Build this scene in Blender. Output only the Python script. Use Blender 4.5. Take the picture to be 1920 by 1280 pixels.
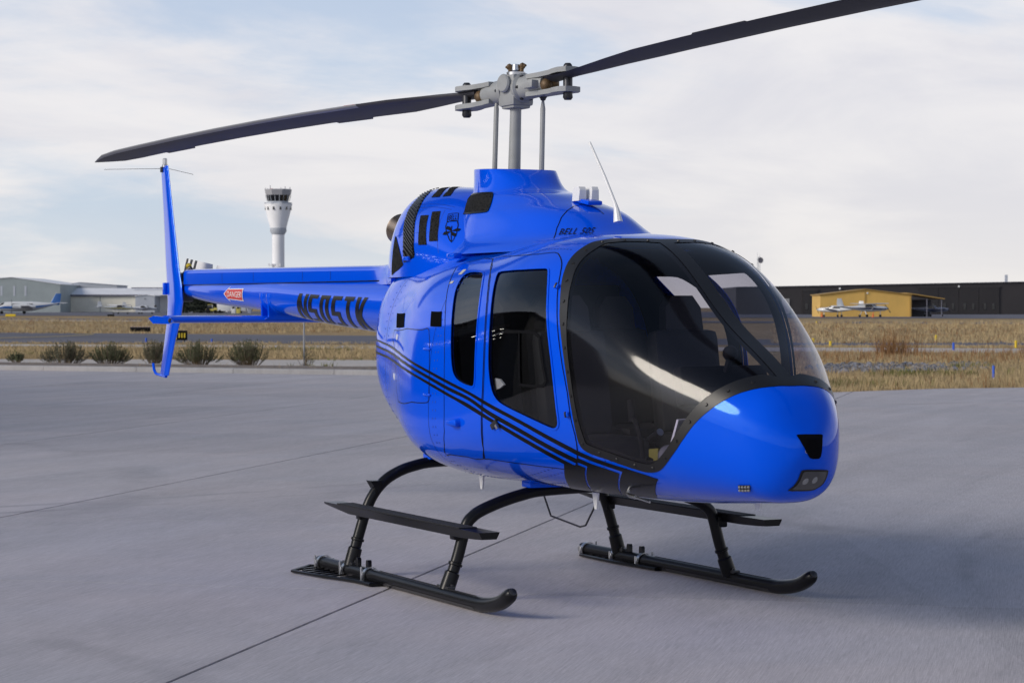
import bpy, bmesh, math, random
import numpy as np
from mathutils import Vector, Matrix
from mathutils.geometry import delaunay_2d_cdt
random.seed(7); rng=np.random.default_rng(7)
for o in list(bpy.data.objects): bpy.data.objects.remove(o)
scn=bpy.context.scene; COL=scn.collection
PI=math.pi
# ================================================================ camera, sky, sun, exposure
CAM=np.array([13.6,-6.65,1.728]); YAW=2.6882; PITCH=-.0144; FPX=4400.
FWD=np.array([math.cos(YAW)*math.cos(PITCH),math.sin(YAW)*math.cos(PITCH),math.sin(PITCH)])
RGT=np.array([math.sin(YAW),-math.cos(YAW),0.]); UPV=np.cross(RGT,FWD)
F2=np.array([math.cos(YAW),math.sin(YAW),0.])
cd=bpy.data.cameras.new('camera'); cam=bpy.data.objects.new('camera',cd); COL.objects.link(cam)
cam.matrix_world=Matrix(((RGT[0],UPV[0],-FWD[0],CAM[0]),(RGT[1],UPV[1],-FWD[1],CAM[1]),(RGT[2],UPV[2],-FWD[2],CAM[2]),(0,0,0,1)))
cd.sensor_width=36; cd.lens=36*FPX/1920; cd.clip_start=.1; cd.clip_end=20000
cd.dof.use_dof=True; cd.dof.focus_distance=13.6; cd.dof.aperture_fstop=11
scn.camera=cam
SUN_EL=math.radians(27)
_a=math.radians(-116); _h=F2*math.cos(_a)+RGT*math.sin(_a)
SUN_AZ=math.atan2(_h[1],_h[0])
SUND=Vector((math.cos(SUN_AZ)*math.cos(SUN_EL),math.sin(SUN_AZ)*math.cos(SUN_EL),math.sin(SUN_EL)))
sl=bpy.data.lights.new('sun','SUN'); sl.energy=2.25; sl.angle=math.radians(22); sl.color=(1,.91,.79)
so=bpy.data.objects.new('sun',sl); COL.objects.link(so); so.rotation_euler=SUND.to_track_quat('Z','Y').to_euler()
w=bpy.data.worlds.new('World'); scn.world=w; w.use_nodes=True
def build_sky():
    nt=w.node_tree; N=nt.nodes; L=nt.links; N.clear()
    def nd(t,**k):
        n=N.new(t)
        for a,b in k.items(): setattr(n,a,b)
        return n
    def mth(op,a,b=None,c=None,clamp=False):
        n=nd('ShaderNodeMath',operation=op); n.use_clamp=clamp
        for i,v in enumerate((a,b,c)):
            if v is None: continue
            if isinstance(v,(int,float)): n.inputs[i].default_value=v
            else: L.new(v,n.inputs[i])
        return n.outputs[0]
    def mix(f,a,b,bt='MIX'):
        n=nd('ShaderNodeMix',data_type='RGBA',blend_type=bt)
        for k,v in ((0,f),(6,a),(7,b)):
            if isinstance(v,(int,float)): n.inputs[k].default_value=v
            elif isinstance(v,tuple): n.inputs[k].default_value=v+(1,)
            else: L.new(v,n.inputs[k])
        return n.outputs[2]
    sky=nd('ShaderNodeTexSky',sky_type='NISHITA'); sky.sun_disc=False; sky.sun_elevation=SUN_EL; sky.sun_rotation=PI/2-SUN_AZ
    sky.air_density=1.0; sky.dust_density=1.2; sky.ozone_density=1.6; sky.altitude=1700
    tc=nd('ShaderNodeTexCoord'); nrm=nd('ShaderNodeVectorMath',operation='NORMALIZE'); L.new(tc.outputs['Generated'],nrm.inputs[0])
    sp=nd('ShaderNodeSeparateXYZ'); L.new(nrm.outputs[0],sp.inputs[0])
    z=mth('MAXIMUM',sp.outputs[2],0.0)
    dn=mth('ADD',z,.20)
    cb=nd('ShaderNodeCombineXYZ'); L.new(mth('DIVIDE',sp.outputs[0],dn),cb.inputs[0]); L.new(mth('DIVIDE',sp.outputs[1],dn),cb.inputs[1])
    def noise(scale,det,rough,off,dist=0.):
        mp=nd('ShaderNodeMapping'); mp.inputs['Location'].default_value=off; mp.inputs['Rotation'].default_value=(0,0,-YAW+.25); mp.inputs['Scale'].default_value=(1.,.75,1); L.new(cb.outputs[0],mp.inputs[0])
        n=nd('ShaderNodeTexNoise'); n.inputs['Scale'].default_value=scale; n.inputs['Detail'].default_value=det; n.inputs['Roughness'].default_value=rough; n.inputs['Distortion'].default_value=dist
        L.new(mp.outputs[0],n.inputs['Vector']); return n.outputs[0]
    def smooth(v,a,b,lo=0.,hi=1.):
        n=nd('ShaderNodeMapRange',interpolation_type='SMOOTHSTEP'); L.new(v,n.inputs[0])
        for i,x in enumerate((a,b,lo,hi)): n.inputs[i+1].default_value=x
        return n.outputs[0]
    big=noise(.95,7,.56,(3.1,1.7,0),.5); fine=noise(3.4,8,.6,(7.7,4.2,0),.3); shade=noise(1.5,7,.56,(12.4,2.2,0),.5)
    dens=mth('ADD',mth('MULTIPLY',big,.72),mth('MULTIPLY',fine,.28))
    mask=mth('MULTIPLY',smooth(dens,.38,.54,.36,1.),smooth(z,.12,.45,1.,.10))
    dt=nd('ShaderNodeVectorMath',operation='DOT_PRODUCT'); L.new(nrm.outputs[0],dt.inputs[0]); dt.inputs[1].default_value=SUND
    d=mth('MAXIMUM',dt.outputs['Value'],0.)
    glow=mth('ADD',mth('MULTIPLY',mth('POWER',d,5.),1.7),mth('MULTIPLY',mth('POWER',d,40.),5.))
    cloud=mix(smooth(shade,.36,.62),(.69,.70,.78),(.85,.84,.87))
    hz=mth('POWER',mth('SUBTRACT',1.,z),18.)               # haze near the horizon
    cloud=mix(mth('MULTIPLY',hz,.75),cloud,(.89,.85,.79))
    g=nd('ShaderNodeVectorMath',operation='SCALE'); L.new(cloud,g.inputs[0]); L.new(mth('MULTIPLY',mth('ADD',glow,1.),10.),g.inputs['Scale'])
    mk=mth('MAXIMUM',mask,mth('MULTIPLY',hz,.8),clamp=True)
    skyc=mix(smooth(z,.15,.5,.55,.0),sky.outputs[0],(4.4,6.1,9.0))
    col=mix(mk,skyc,g.outputs[0])
    bg=nd('ShaderNodeBackground'); bg.inputs['Strength'].default_value=.1; L.new(col,bg.inputs['Color'])
    out=nd('ShaderNodeOutputWorld'); L.new(bg.outputs[0],out.inputs['Surface'])
build_sky()
vs=scn.view_settings; vs.view_transform='Standard'; vs.look='None'; vs.exposure=0; vs.gamma=1; vs.use_curve_mapping=False
scn.render.engine='CYCLES'
# ================================================================ helpers
MATS={}
def mat(name, base, rough=.5, metal=0., coat=0., spec=.5, noise=None, bump=None, emit=None, trans=None, coat_rough=.03):
    """noise=(scale,amount,detail) value variation; bump=(scale,strength,dist)"""
    m=bpy.data.materials.new(name); m.use_nodes=True; nt=m.node_tree; b=nt.nodes['Principled BSDF']; L=nt.links
    b.inputs['Base Color'].default_value=tuple(base)+(1,); b.inputs['Roughness'].default_value=rough; b.inputs['Metallic'].default_value=metal
    b.inputs['Coat Weight'].default_value=coat; b.inputs['Coat IOR'].default_value=1.38; b.inputs['Coat Roughness'].default_value=coat_rough; b.inputs['Specular IOR Level'].default_value=spec
    tc=nt.nodes.new('ShaderNodeTexCoord')
    if noise:
        n=nt.nodes.new('ShaderNodeTexNoise'); n.inputs['Scale'].default_value=noise[0]; n.inputs['Detail'].default_value=noise[2]; L.new(tc.outputs['Object'],n.inputs['Vector'])
        mr=nt.nodes.new('ShaderNodeMapRange'); mr.inputs[1].default_value=.3; mr.inputs[2].default_value=.7; mr.inputs[3].default_value=1-noise[1]; mr.inputs[4].default_value=1+noise[1]; L.new(n.outputs[0],mr.inputs[0])
        v=nt.nodes.new('ShaderNodeVectorMath'); v.operation='SCALE'; v.inputs[0].default_value=base; L.new(mr.outputs[0],v.inputs['Scale']); L.new(v.outputs[0],b.inputs['Base Color'])
    if bump:
        n=nt.nodes.new('ShaderNodeTexNoise'); n.inputs['Scale'].default_value=bump[0]; n.inputs['Detail'].default_value=3; L.new(tc.outputs['Object'],n.inputs['Vector'])
        bp=nt.nodes.new('ShaderNodeBump'); bp.inputs['Strength'].default_value=bump[1]; bp.inputs['Distance'].default_value=bump[2]; L.new(n.outputs[0],bp.inputs['Height']); L.new(bp.outputs[0],b.inputs['Normal'])
    if emit: b.inputs['Emission Color'].default_value=tuple(emit[0])+(1,); b.inputs['Emission Strength'].default_value=emit[1]
    MATS[name]=m; return m
def glass_mat(name, tint, refl=1., rough=.0, body=0.):
    m=bpy.data.materials.new(name); m.use_nodes=True; nt=m.node_tree; N=nt.nodes; L=nt.links; N.clear()
    tr=N.new('ShaderNodeBsdfTransparent'); tr.inputs[0].default_value=tuple(tint)+(1,)
    gl=N.new('ShaderNodeBsdfGlossy'); gl.inputs['Color'].default_value=(1,1,1,1); gl.inputs['Roughness'].default_value=rough
    fr=N.new('ShaderNodeFresnel'); ge=N.new('ShaderNodeNewGeometry'); io=N.new('ShaderNodeMapRange'); io.inputs[3].default_value=1.5; io.inputs[4].default_value=1/1.5; L.new(ge.outputs['Backfacing'],io.inputs[0]); L.new(io.outputs[0],fr.inputs[0])
    mu=N.new('ShaderNodeMath'); mu.operation='MULTIPLY'; mu.inputs[1].default_value=refl; mu.use_clamp=True; L.new(fr.outputs[0],mu.inputs[0])
    mx=N.new('ShaderNodeMixShader'); L.new(mu.outputs[0],mx.inputs[0]); L.new(tr.outputs[0],mx.inputs[1]); L.new(gl.outputs[0],mx.inputs[2])
    o=N.new('ShaderNodeOutputMaterial'); L.new(mx.outputs[0],o.inputs['Surface']); MATS[name]=m; return m
def link(name, me, parent=None, kind=None):
    o=bpy.data.objects.new(name,me); COL.objects.link(o)
    if parent is not None: o.parent=parent
    if kind: o['kind']=kind
    return o
def mesh(name, V, Fc, m, parent=None, smooth=True, normals=None, kind=None, auto=None):
    me=bpy.data.meshes.new(name); me.from_pydata([tuple(map(float,v)) for v in V],[],[tuple(map(int,f)) for f in Fc])
    if m is not None: me.materials.append(m)
    me.validate(); 
    if smooth: me.polygons.foreach_set('use_smooth',[True]*len(me.polygons))
    if normals is not None and len(normals)==len(me.vertices): me.normals_split_custom_set_from_vertices([tuple(map(float,n)) for n in normals])
    elif auto: me.set_sharp_from_angle(angle=math.radians(auto))
    me.update(); return link(name,me,parent,kind)
def empty(name, loc=(0,0,0), rz=0., label=None, cat=None, group=None):
    o=bpy.data.objects.new(name,None); COL.objects.link(o); o.location=loc; o.rotation_euler=(0,0,rz); o.empty_display_size=.2
    tag(o,label,cat,group); return o
def tag(o,label=None,cat=None,group=None,kind=None):
    if label: o['label']=label
    if cat: o['category']=cat
    if group: o['group']=group
    if kind: o['kind']=kind
    return o
class MB:
    def __init__(s): s.V=[]; s.F=[]
    def add(s,V,F):
        k=len(s.V); s.V+= [tuple(v) for v in V]; s.F+=[tuple(i+k for i in f) for f in F]; return s
    def box(s,c,d,rz=0.,ry=0.,rx=0.,bev=0.):
        x,y,z=[v/2 for v in d]; M=Matrix.Rotation(rz,3,'Z')@Matrix.Rotation(ry,3,'Y')@Matrix.Rotation(rx,3,'X')
        if bev<=0:
            P=[(a*x,b*y,e*z) for a in(-1,1) for b in(-1,1) for e in(-1,1)]
            Fc=[(0,1,3,2),(4,6,7,5),(0,4,5,1),(2,3,7,6),(0,2,6,4),(1,5,7,3)]
        else:
            bm=bmesh.new(); bmesh.ops.create_cube(bm,size=1)
            for v in bm.verts: v.co=Vector((v.co.x*2*x,v.co.y*2*y,v.co.z*2*z))
            bmesh.ops.bevel(bm,geom=bm.edges[:],offset=bev,segments=2,affect='EDGES',profile=.6); bm.verts.index_update()
            P=[v.co[:] for v in bm.verts]; Fc=[[v.index for v in f.verts] for f in bm.faces]; bm.free()
        return s.add([tuple(M@Vector(p)+Vector(c)) for p in P],Fc)
    def tube(s,path,r,n=12,cap=True,flat=1.):
        P=[Vector(p) for p in path]; R=r if hasattr(r,'__len__') else [r]*len(P); rings=[]; up=None
        for i,p in enumerate(P):
            t=(P[min(i+1,len(P)-1)]-P[max(i-1,0)]).normalized()
            if up is None: up=Vector((0,0,1)) if abs(t.z)<.9 else Vector((1,0,0))
            a=(up-t*up.dot(t)).normalized(); b=t.cross(a); up=a
            rings.append([tuple(p+(a*math.cos(2*PI*k/n)*flat+b*math.sin(2*PI*k/n))*R[i]) for k in range(n)])
        return s.loft(rings,cap)
    def loft(s,rings,cap=True,closed=True):
        n=len(rings[0]); V=[v for r in rings for v in r]; Fc=[]
        for i in range(len(rings)-1):
            for k in range(n if closed else n-1):
                a=i*n+k;b=i*n+(k+1)%n; Fc.append((a,b,b+n,a+n))
        if cap: Fc.append(tuple(range(n))[::-1]); Fc.append(tuple((len(rings)-1)*n+k for k in range(n)))
        return s.add(V,Fc)
    def lathe(s,prof,c,axis=(0,0,1),n=20,cap=True):
        ax=Vector(axis).normalized(); a=ax.orthogonal().normalized(); b=ax.cross(a); c=Vector(c)
        return s.loft([[tuple(c+ax*h+(a*math.cos(2*PI*k/n)+b*math.sin(2*PI*k/n))*max(r,1e-4)) for k in range(n)] for r,h in prof],cap)
    def ball(s,c,r,n=10,sc=(1,1,1)):
        rings=[[(c[0]+r*sc[0]*math.sin(a)*math.cos(2*PI*k/n),c[1]+r*sc[1]*math.sin(a)*math.sin(2*PI*k/n),c[2]-r*sc[2]*math.cos(a)) for k in range(n)] for a in np.linspace(.12,PI-.12,max(4,n//2+1))]
        return s.loft(rings,True)
    def prism(s,poly,f0,f1):      # poly 2D, f0/f1 map 2D->3D for the two sides
        n=len(poly); V=[f0(*p) for p in poly]+[f1(*p) for p in poly]
        return s.add(V,[tuple(range(n))[::-1],tuple(range(n,2*n))]+[(i,(i+1)%n,(i+1)%n+n,i+n) for i in range(n)])
    def build(s,name,m,parent=None,smooth=True,auto=35,kind=None):
        return mesh(name,s.V,s.F,m,parent,smooth,auto=auto,kind=kind)
def inside(P,loops):
    x,y=P[:,0],P[:,1]; c=np.zeros(len(P),bool)
    for L in loops:
        L=np.asarray(L); A=L; B=np.roll(L,-1,0)
        for (x0,y0),(x1,y1) in zip(A,B):
            if y0==y1: continue
            c^=((y0>y)!=(y1>y))&(x<(x1-x0)*(y-y0)/(y1-y0)+x0)
    return c
def dens(L,step):
    o=[]; L=np.asarray(L,float)
    for a,b in zip(L,np.roll(L,-1,0)):
        n=max(1,int(math.ceil(max(abs(b-a)/np.asarray(step))))); o+=[a+(b-a)*i/n for i in range(n)]
    return np.array(o)
def surf_normals(fn,A,B,out=1):
    e=1e-4; N=np.cross(fn(A+e,B)-fn(A-e,B),fn(A,B+e)-fn(A,B-e)); return out*N/np.maximum(np.linalg.norm(N,axis=-1,keepdims=True),1e-12)
def cdt(loops,grid,eps=1e-5):
    P=[];E=[]
    for L in loops:
        k=len(P); n=len(L); P+=[Vector((float(a),float(b))) for a,b in L]; E+=[(k+i,k+(i+1)%n) for i in range(n)]
    P+=[Vector((float(a),float(b))) for a,b in grid]
    r=delaunay_2d_cdt(P,E,[],0,eps); return np.array([v[:] for v in r[0]]),np.array([f[:] for f in r[2] if len(f)==3])
def conform(name,loops,fn,step,off,m,parent,out=1,domain=None):
    """fill closed 2D loops (even-odd) and lay them on surface fn at height off"""
    loops=[dens(L,step) for L in loops]; A=np.vstack(loops); lo,hi=A.min(0),A.max(0)
    g=np.array([(a,b) for a in np.arange(lo[0]+step[0]/2,hi[0],step[0]) for b in np.arange(lo[1]+step[1]/2,hi[1],step[1])]).reshape(-1,2)
    if len(g): g=g[inside(g,loops)]
    V,T=cdt(loops,g); T=T[inside(V[T].mean(1),loops)]
    S=fn(V[:,0],V[:,1]); N=surf_normals(fn,V[:,0],V[:,1],out); S=S+N*off
    if len(T) and np.mean(np.sum(np.cross(S[T[:,1]]-S[T[:,0]],S[T[:,2]]-S[T[:,0]])*N[T[:,0]],1))<0: T=T[:,::-1]
    return mesh(name,S,T,m,parent,True,normals=N)
def strip(name,pts,fn,width,off,m,parent,closed=False,out=None,h=None,sub=3):
    if out is None: out=SGN if fn is body else 1
    # thin band following a 2D polyline on surface fn
    P=np.asarray(pts,float); 
    if closed: P=np.vstack([P,P[:1]])
    Q=np.vstack([P[i]+(P[i+1]-P[i])*t for i in range(len(P)-1) for t in np.arange(sub)/sub]+[P[-1]])
    S=fn(Q[:,0],Q[:,1]); N=surf_normals(fn,Q[:,0],Q[:,1],out); T=np.gradient(S,axis=0)
    if closed: T[0]=T[-1]=S[1]-S[-2]
    T/=np.maximum(np.linalg.norm(T,axis=1,keepdims=True),1e-9); B=np.cross(N,T); n=len(S)
    a,b=S+N*off-B*width/2,S+N*off+B*width/2
    if h is None:
        V=np.vstack([a,b]); Fc=[(i,i+1,n+i+1,n+i) for i in range(n-1)]; return mesh(name,V,Fc,m,parent,True,normals=np.vstack([N,N]))
    V=np.vstack([a,a+N*h,b+N*h,b]); Fc=[]
    for i in range(n-1):
        for k in range(3): Fc.append((k*n+i,k*n+i+1,(k+1)*n+i+1,(k+1)*n+i))
    return mesh(name,V,Fc,m,parent,True,auto=40)
def text_loops(body,shear=0.,bold=0.,spacing=1.):
    cu=bpy.data.curves.new('lettering','FONT'); cu.body=body; cu.fill_mode='NONE'; cu.resolution_u=3; cu.shear=shear; cu.space_character=spacing; cu.offset=bold
    ob=bpy.data.objects.new('lettering',cu); COL.objects.link(ob); dg=bpy.context.evaluated_depsgraph_get(); dg.update()
    me=ob.evaluated_get(dg).to_mesh(); V=np.array([v.co[:2] for v in me.vertices]); adj={}
    for e in me.edges:
        a,b=e.vertices; adj.setdefault(a,[]).append(b); adj.setdefault(b,[]).append(a)
    loops=[];seen=set()
    for s in adj:
        if s in seen: continue
        L=[s];seen.add(s);c=s
        while True:
            nx=[k for k in adj[c] if k not in seen]
            if not nx: break
            c=nx[0];seen.add(c);L.append(c)
        if len(L)>2: loops.append(V[L])
    bpy.data.objects.remove(ob); bpy.data.curves.remove(cu)
    A=np.vstack(loops);lo,hi=A.min(0),A.max(0); return [(l-lo)/(hi-lo) for l in loops]      # unit box
def at(u,d,z=0.):            # ground position: horizontal picture coordinate u (0-1920) at depth d metres
    p=CAM+F2*d+RGT*(u-960)/FPX*d; return np.array([p[0],p[1],z])
def tri_noise(*a): return random.uniform(*a)
# ---------------------------------------------------------------- fuselage shape (X forward, Y port, Z up, metres)
XN = 3.455
BX = np.array([3.455,3.43,3.35,3.2,3.0,2.6,2.1,1.5,.8,.1,-.5,-1.0,-1.4,-1.8,-2.3])
BW = np.array([.01,.122,.236,.341,.447,.626,.746,.863,.886,.841,.685,.552,.300,.170,.10])
BT = np.array([1.058,1.1,1.249,1.367,1.481,1.706,2.041,2.164,2.128,2.112,2.086,2.05,1.985,1.93,1.90])
BB = np.array([1.002,.878,.746,.707,.692,.664,.648,.656,.664,.69,.808,.995,1.25,1.50,1.64])
EX = np.array([3.455,3.0,2.0,.5,-1.0,-2.3])
EC = np.array([.972,1.136,1.313,1.088,1.47,1.776])
ET = np.array([2.565,2.739,3.009,2.762,2.566,2.497])
EB = np.array([2.492,2.546,2.477,2.762,2.644,2.442])
def spl(xk, yk):
    n=len(xk);h=np.diff(xk);A=np.eye(n);r=np.zeros(n)
    for i in range(1,n-1):
        A[i,i-1]=h[i-1];A[i,i]=2*(h[i-1]+h[i]);A[i,i+1]=h[i];r[i]=6*((yk[i+1]-yk[i])/h[i]-(yk[i]-yk[i-1])/h[i-1])
    M=np.linalg.solve(A,r)
    def f(x):
        x=np.asarray(x,float);i=np.clip(np.searchsorted(xk,x)-1,0,n-2);t=x-xk[i];H=h[i];q=xk[i+1]-x
        return M[i]*q**3/(6*H)+M[i+1]*t**3/(6*H)+(yk[i]/H-M[i]*H/6)*q+(yk[i+1]/H-M[i+1]*H/6)*t
    return f
_u=np.sqrt(XN-BX);_e=np.sqrt(XN-EX)
fW,fT,fB=[spl(_u,v) for v in (BW,BT,BB)]
fC,fNT,fNB=[spl(_e,v) for v in (EC,ET,EB)]
def body(U, th):                       # U = sqrt(XN-x), th: 0 starboard, pi/2 top, pi port
    U=np.asarray(U,float);th=np.asarray(th,float)
    w=np.maximum(fW(U),1e-3);zt=fT(U);zb=fB(U);zc=np.clip(fC(U),zb+.02,zt-.02)
    s=np.sin(th);c=np.cos(th);up=s>0
    h=np.where(up,zt-zc,zc-zb);n=np.where(up,fNT(U),fNB(U))
    r=(np.abs(c/w)**n+np.abs(s/h)**n)**(-1/n)
    return np.stack([XN-U*U,-r*c,zc+r*s],-1)
def nose_x(y, z):                      # front surface: x for a given y,z
    y=np.asarray(y,float);z=np.asarray(z,float);a=np.full(y.shape,.0);b=np.full(y.shape,1.1)   # U small = front
    for _ in range(40):
        U=(a+b)/2;w=np.maximum(fW(U),1e-3);zt=fT(U);zb=fB(U);zc=np.clip(fC(U),zb+.02,zt-.02)
        up=z>zc;h=np.where(up,zt-zc,zc-zb);n=np.where(up,fNT(U),fNB(U))
        ins=np.abs(y/w)**n+np.abs((z-zc)/h)**n<1
        b=np.where(ins,U,b);a=np.where(ins,a,U)
    return XN-b*b
# transmission fairing with mast collar: rows z, front x, aft x, half width, exponent
AR=np.array([(1.962,2.084,-0.62,0.564,3.4),(2.049,1.875,-0.6,0.512,3.3),(2.111,1.659,-0.58,0.46,3.1),(2.175,1.433,-0.56,0.411,2.9),(2.294,1.192,-0.54,0.364,2.7),(2.368,0.933,-0.5,0.321,2.5),(2.43,0.688,-0.45,0.284,2.4),(2.464,0.491,-0.41,0.258,2.3),(2.522,0.374,-0.39,0.247,2.2),(2.577,0.301,-0.385,0.245,2.2),(2.609,0.247,-0.38,0.246,2.2)])
_t=np.linspace(0,1,len(AR));fA=[spl(_t,AR[:,i]) for i in range(5)]
def fairing(t, ph):                    # ph 0 = forward, -pi/2 starboard
    z,xf,xa,w,n=[f(t) for f in fA];c=np.cos(ph);s=np.sin(ph);ACX=.05+.42*np.clip(1-t,0,1)**2
    L=np.where(c>0,xf-ACX,ACX-xa);n=np.where(c>0,n,2.0)
    r=(np.abs(c/L)**n+np.abs(s/w)**n)**(-1/n)
    x=ACX+r*c
    return np.stack([x,r*s,z-.045*(x-ACX)*np.clip(t,0,1)**6],-1)
# engine cowling rows: x, half width, top z
CR=np.array([(.45,.40,2.13),(.2,.455,2.26),(-.1,.495,2.40),(-.4,.51,2.495),(-.7,.495,2.535),(-.95,.465,2.54),(-1.1,.42,2.51),(-1.22,.37,2.465),(-1.31,.315,2.40),(-1.37,.26,2.33),(-1.41,.2,2.25),(-1.43,.13,2.15)])
_c=np.linspace(0,1,len(CR));fCr=[spl(_c,CR[:,i]) for i in range(3)]
CZ=1.93
def cowl(t, th):                       # th 0 starboard .. pi port
    x,w,zt=[f(t) for f in fCr];c=np.cos(th);s=np.sin(th);n=2.5;h=zt-CZ
    r=(np.abs(c/w)**n+np.abs(s/h)**n)**(-1/n)
    return np.stack([x,-r*c,CZ+r*s],-1)
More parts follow.
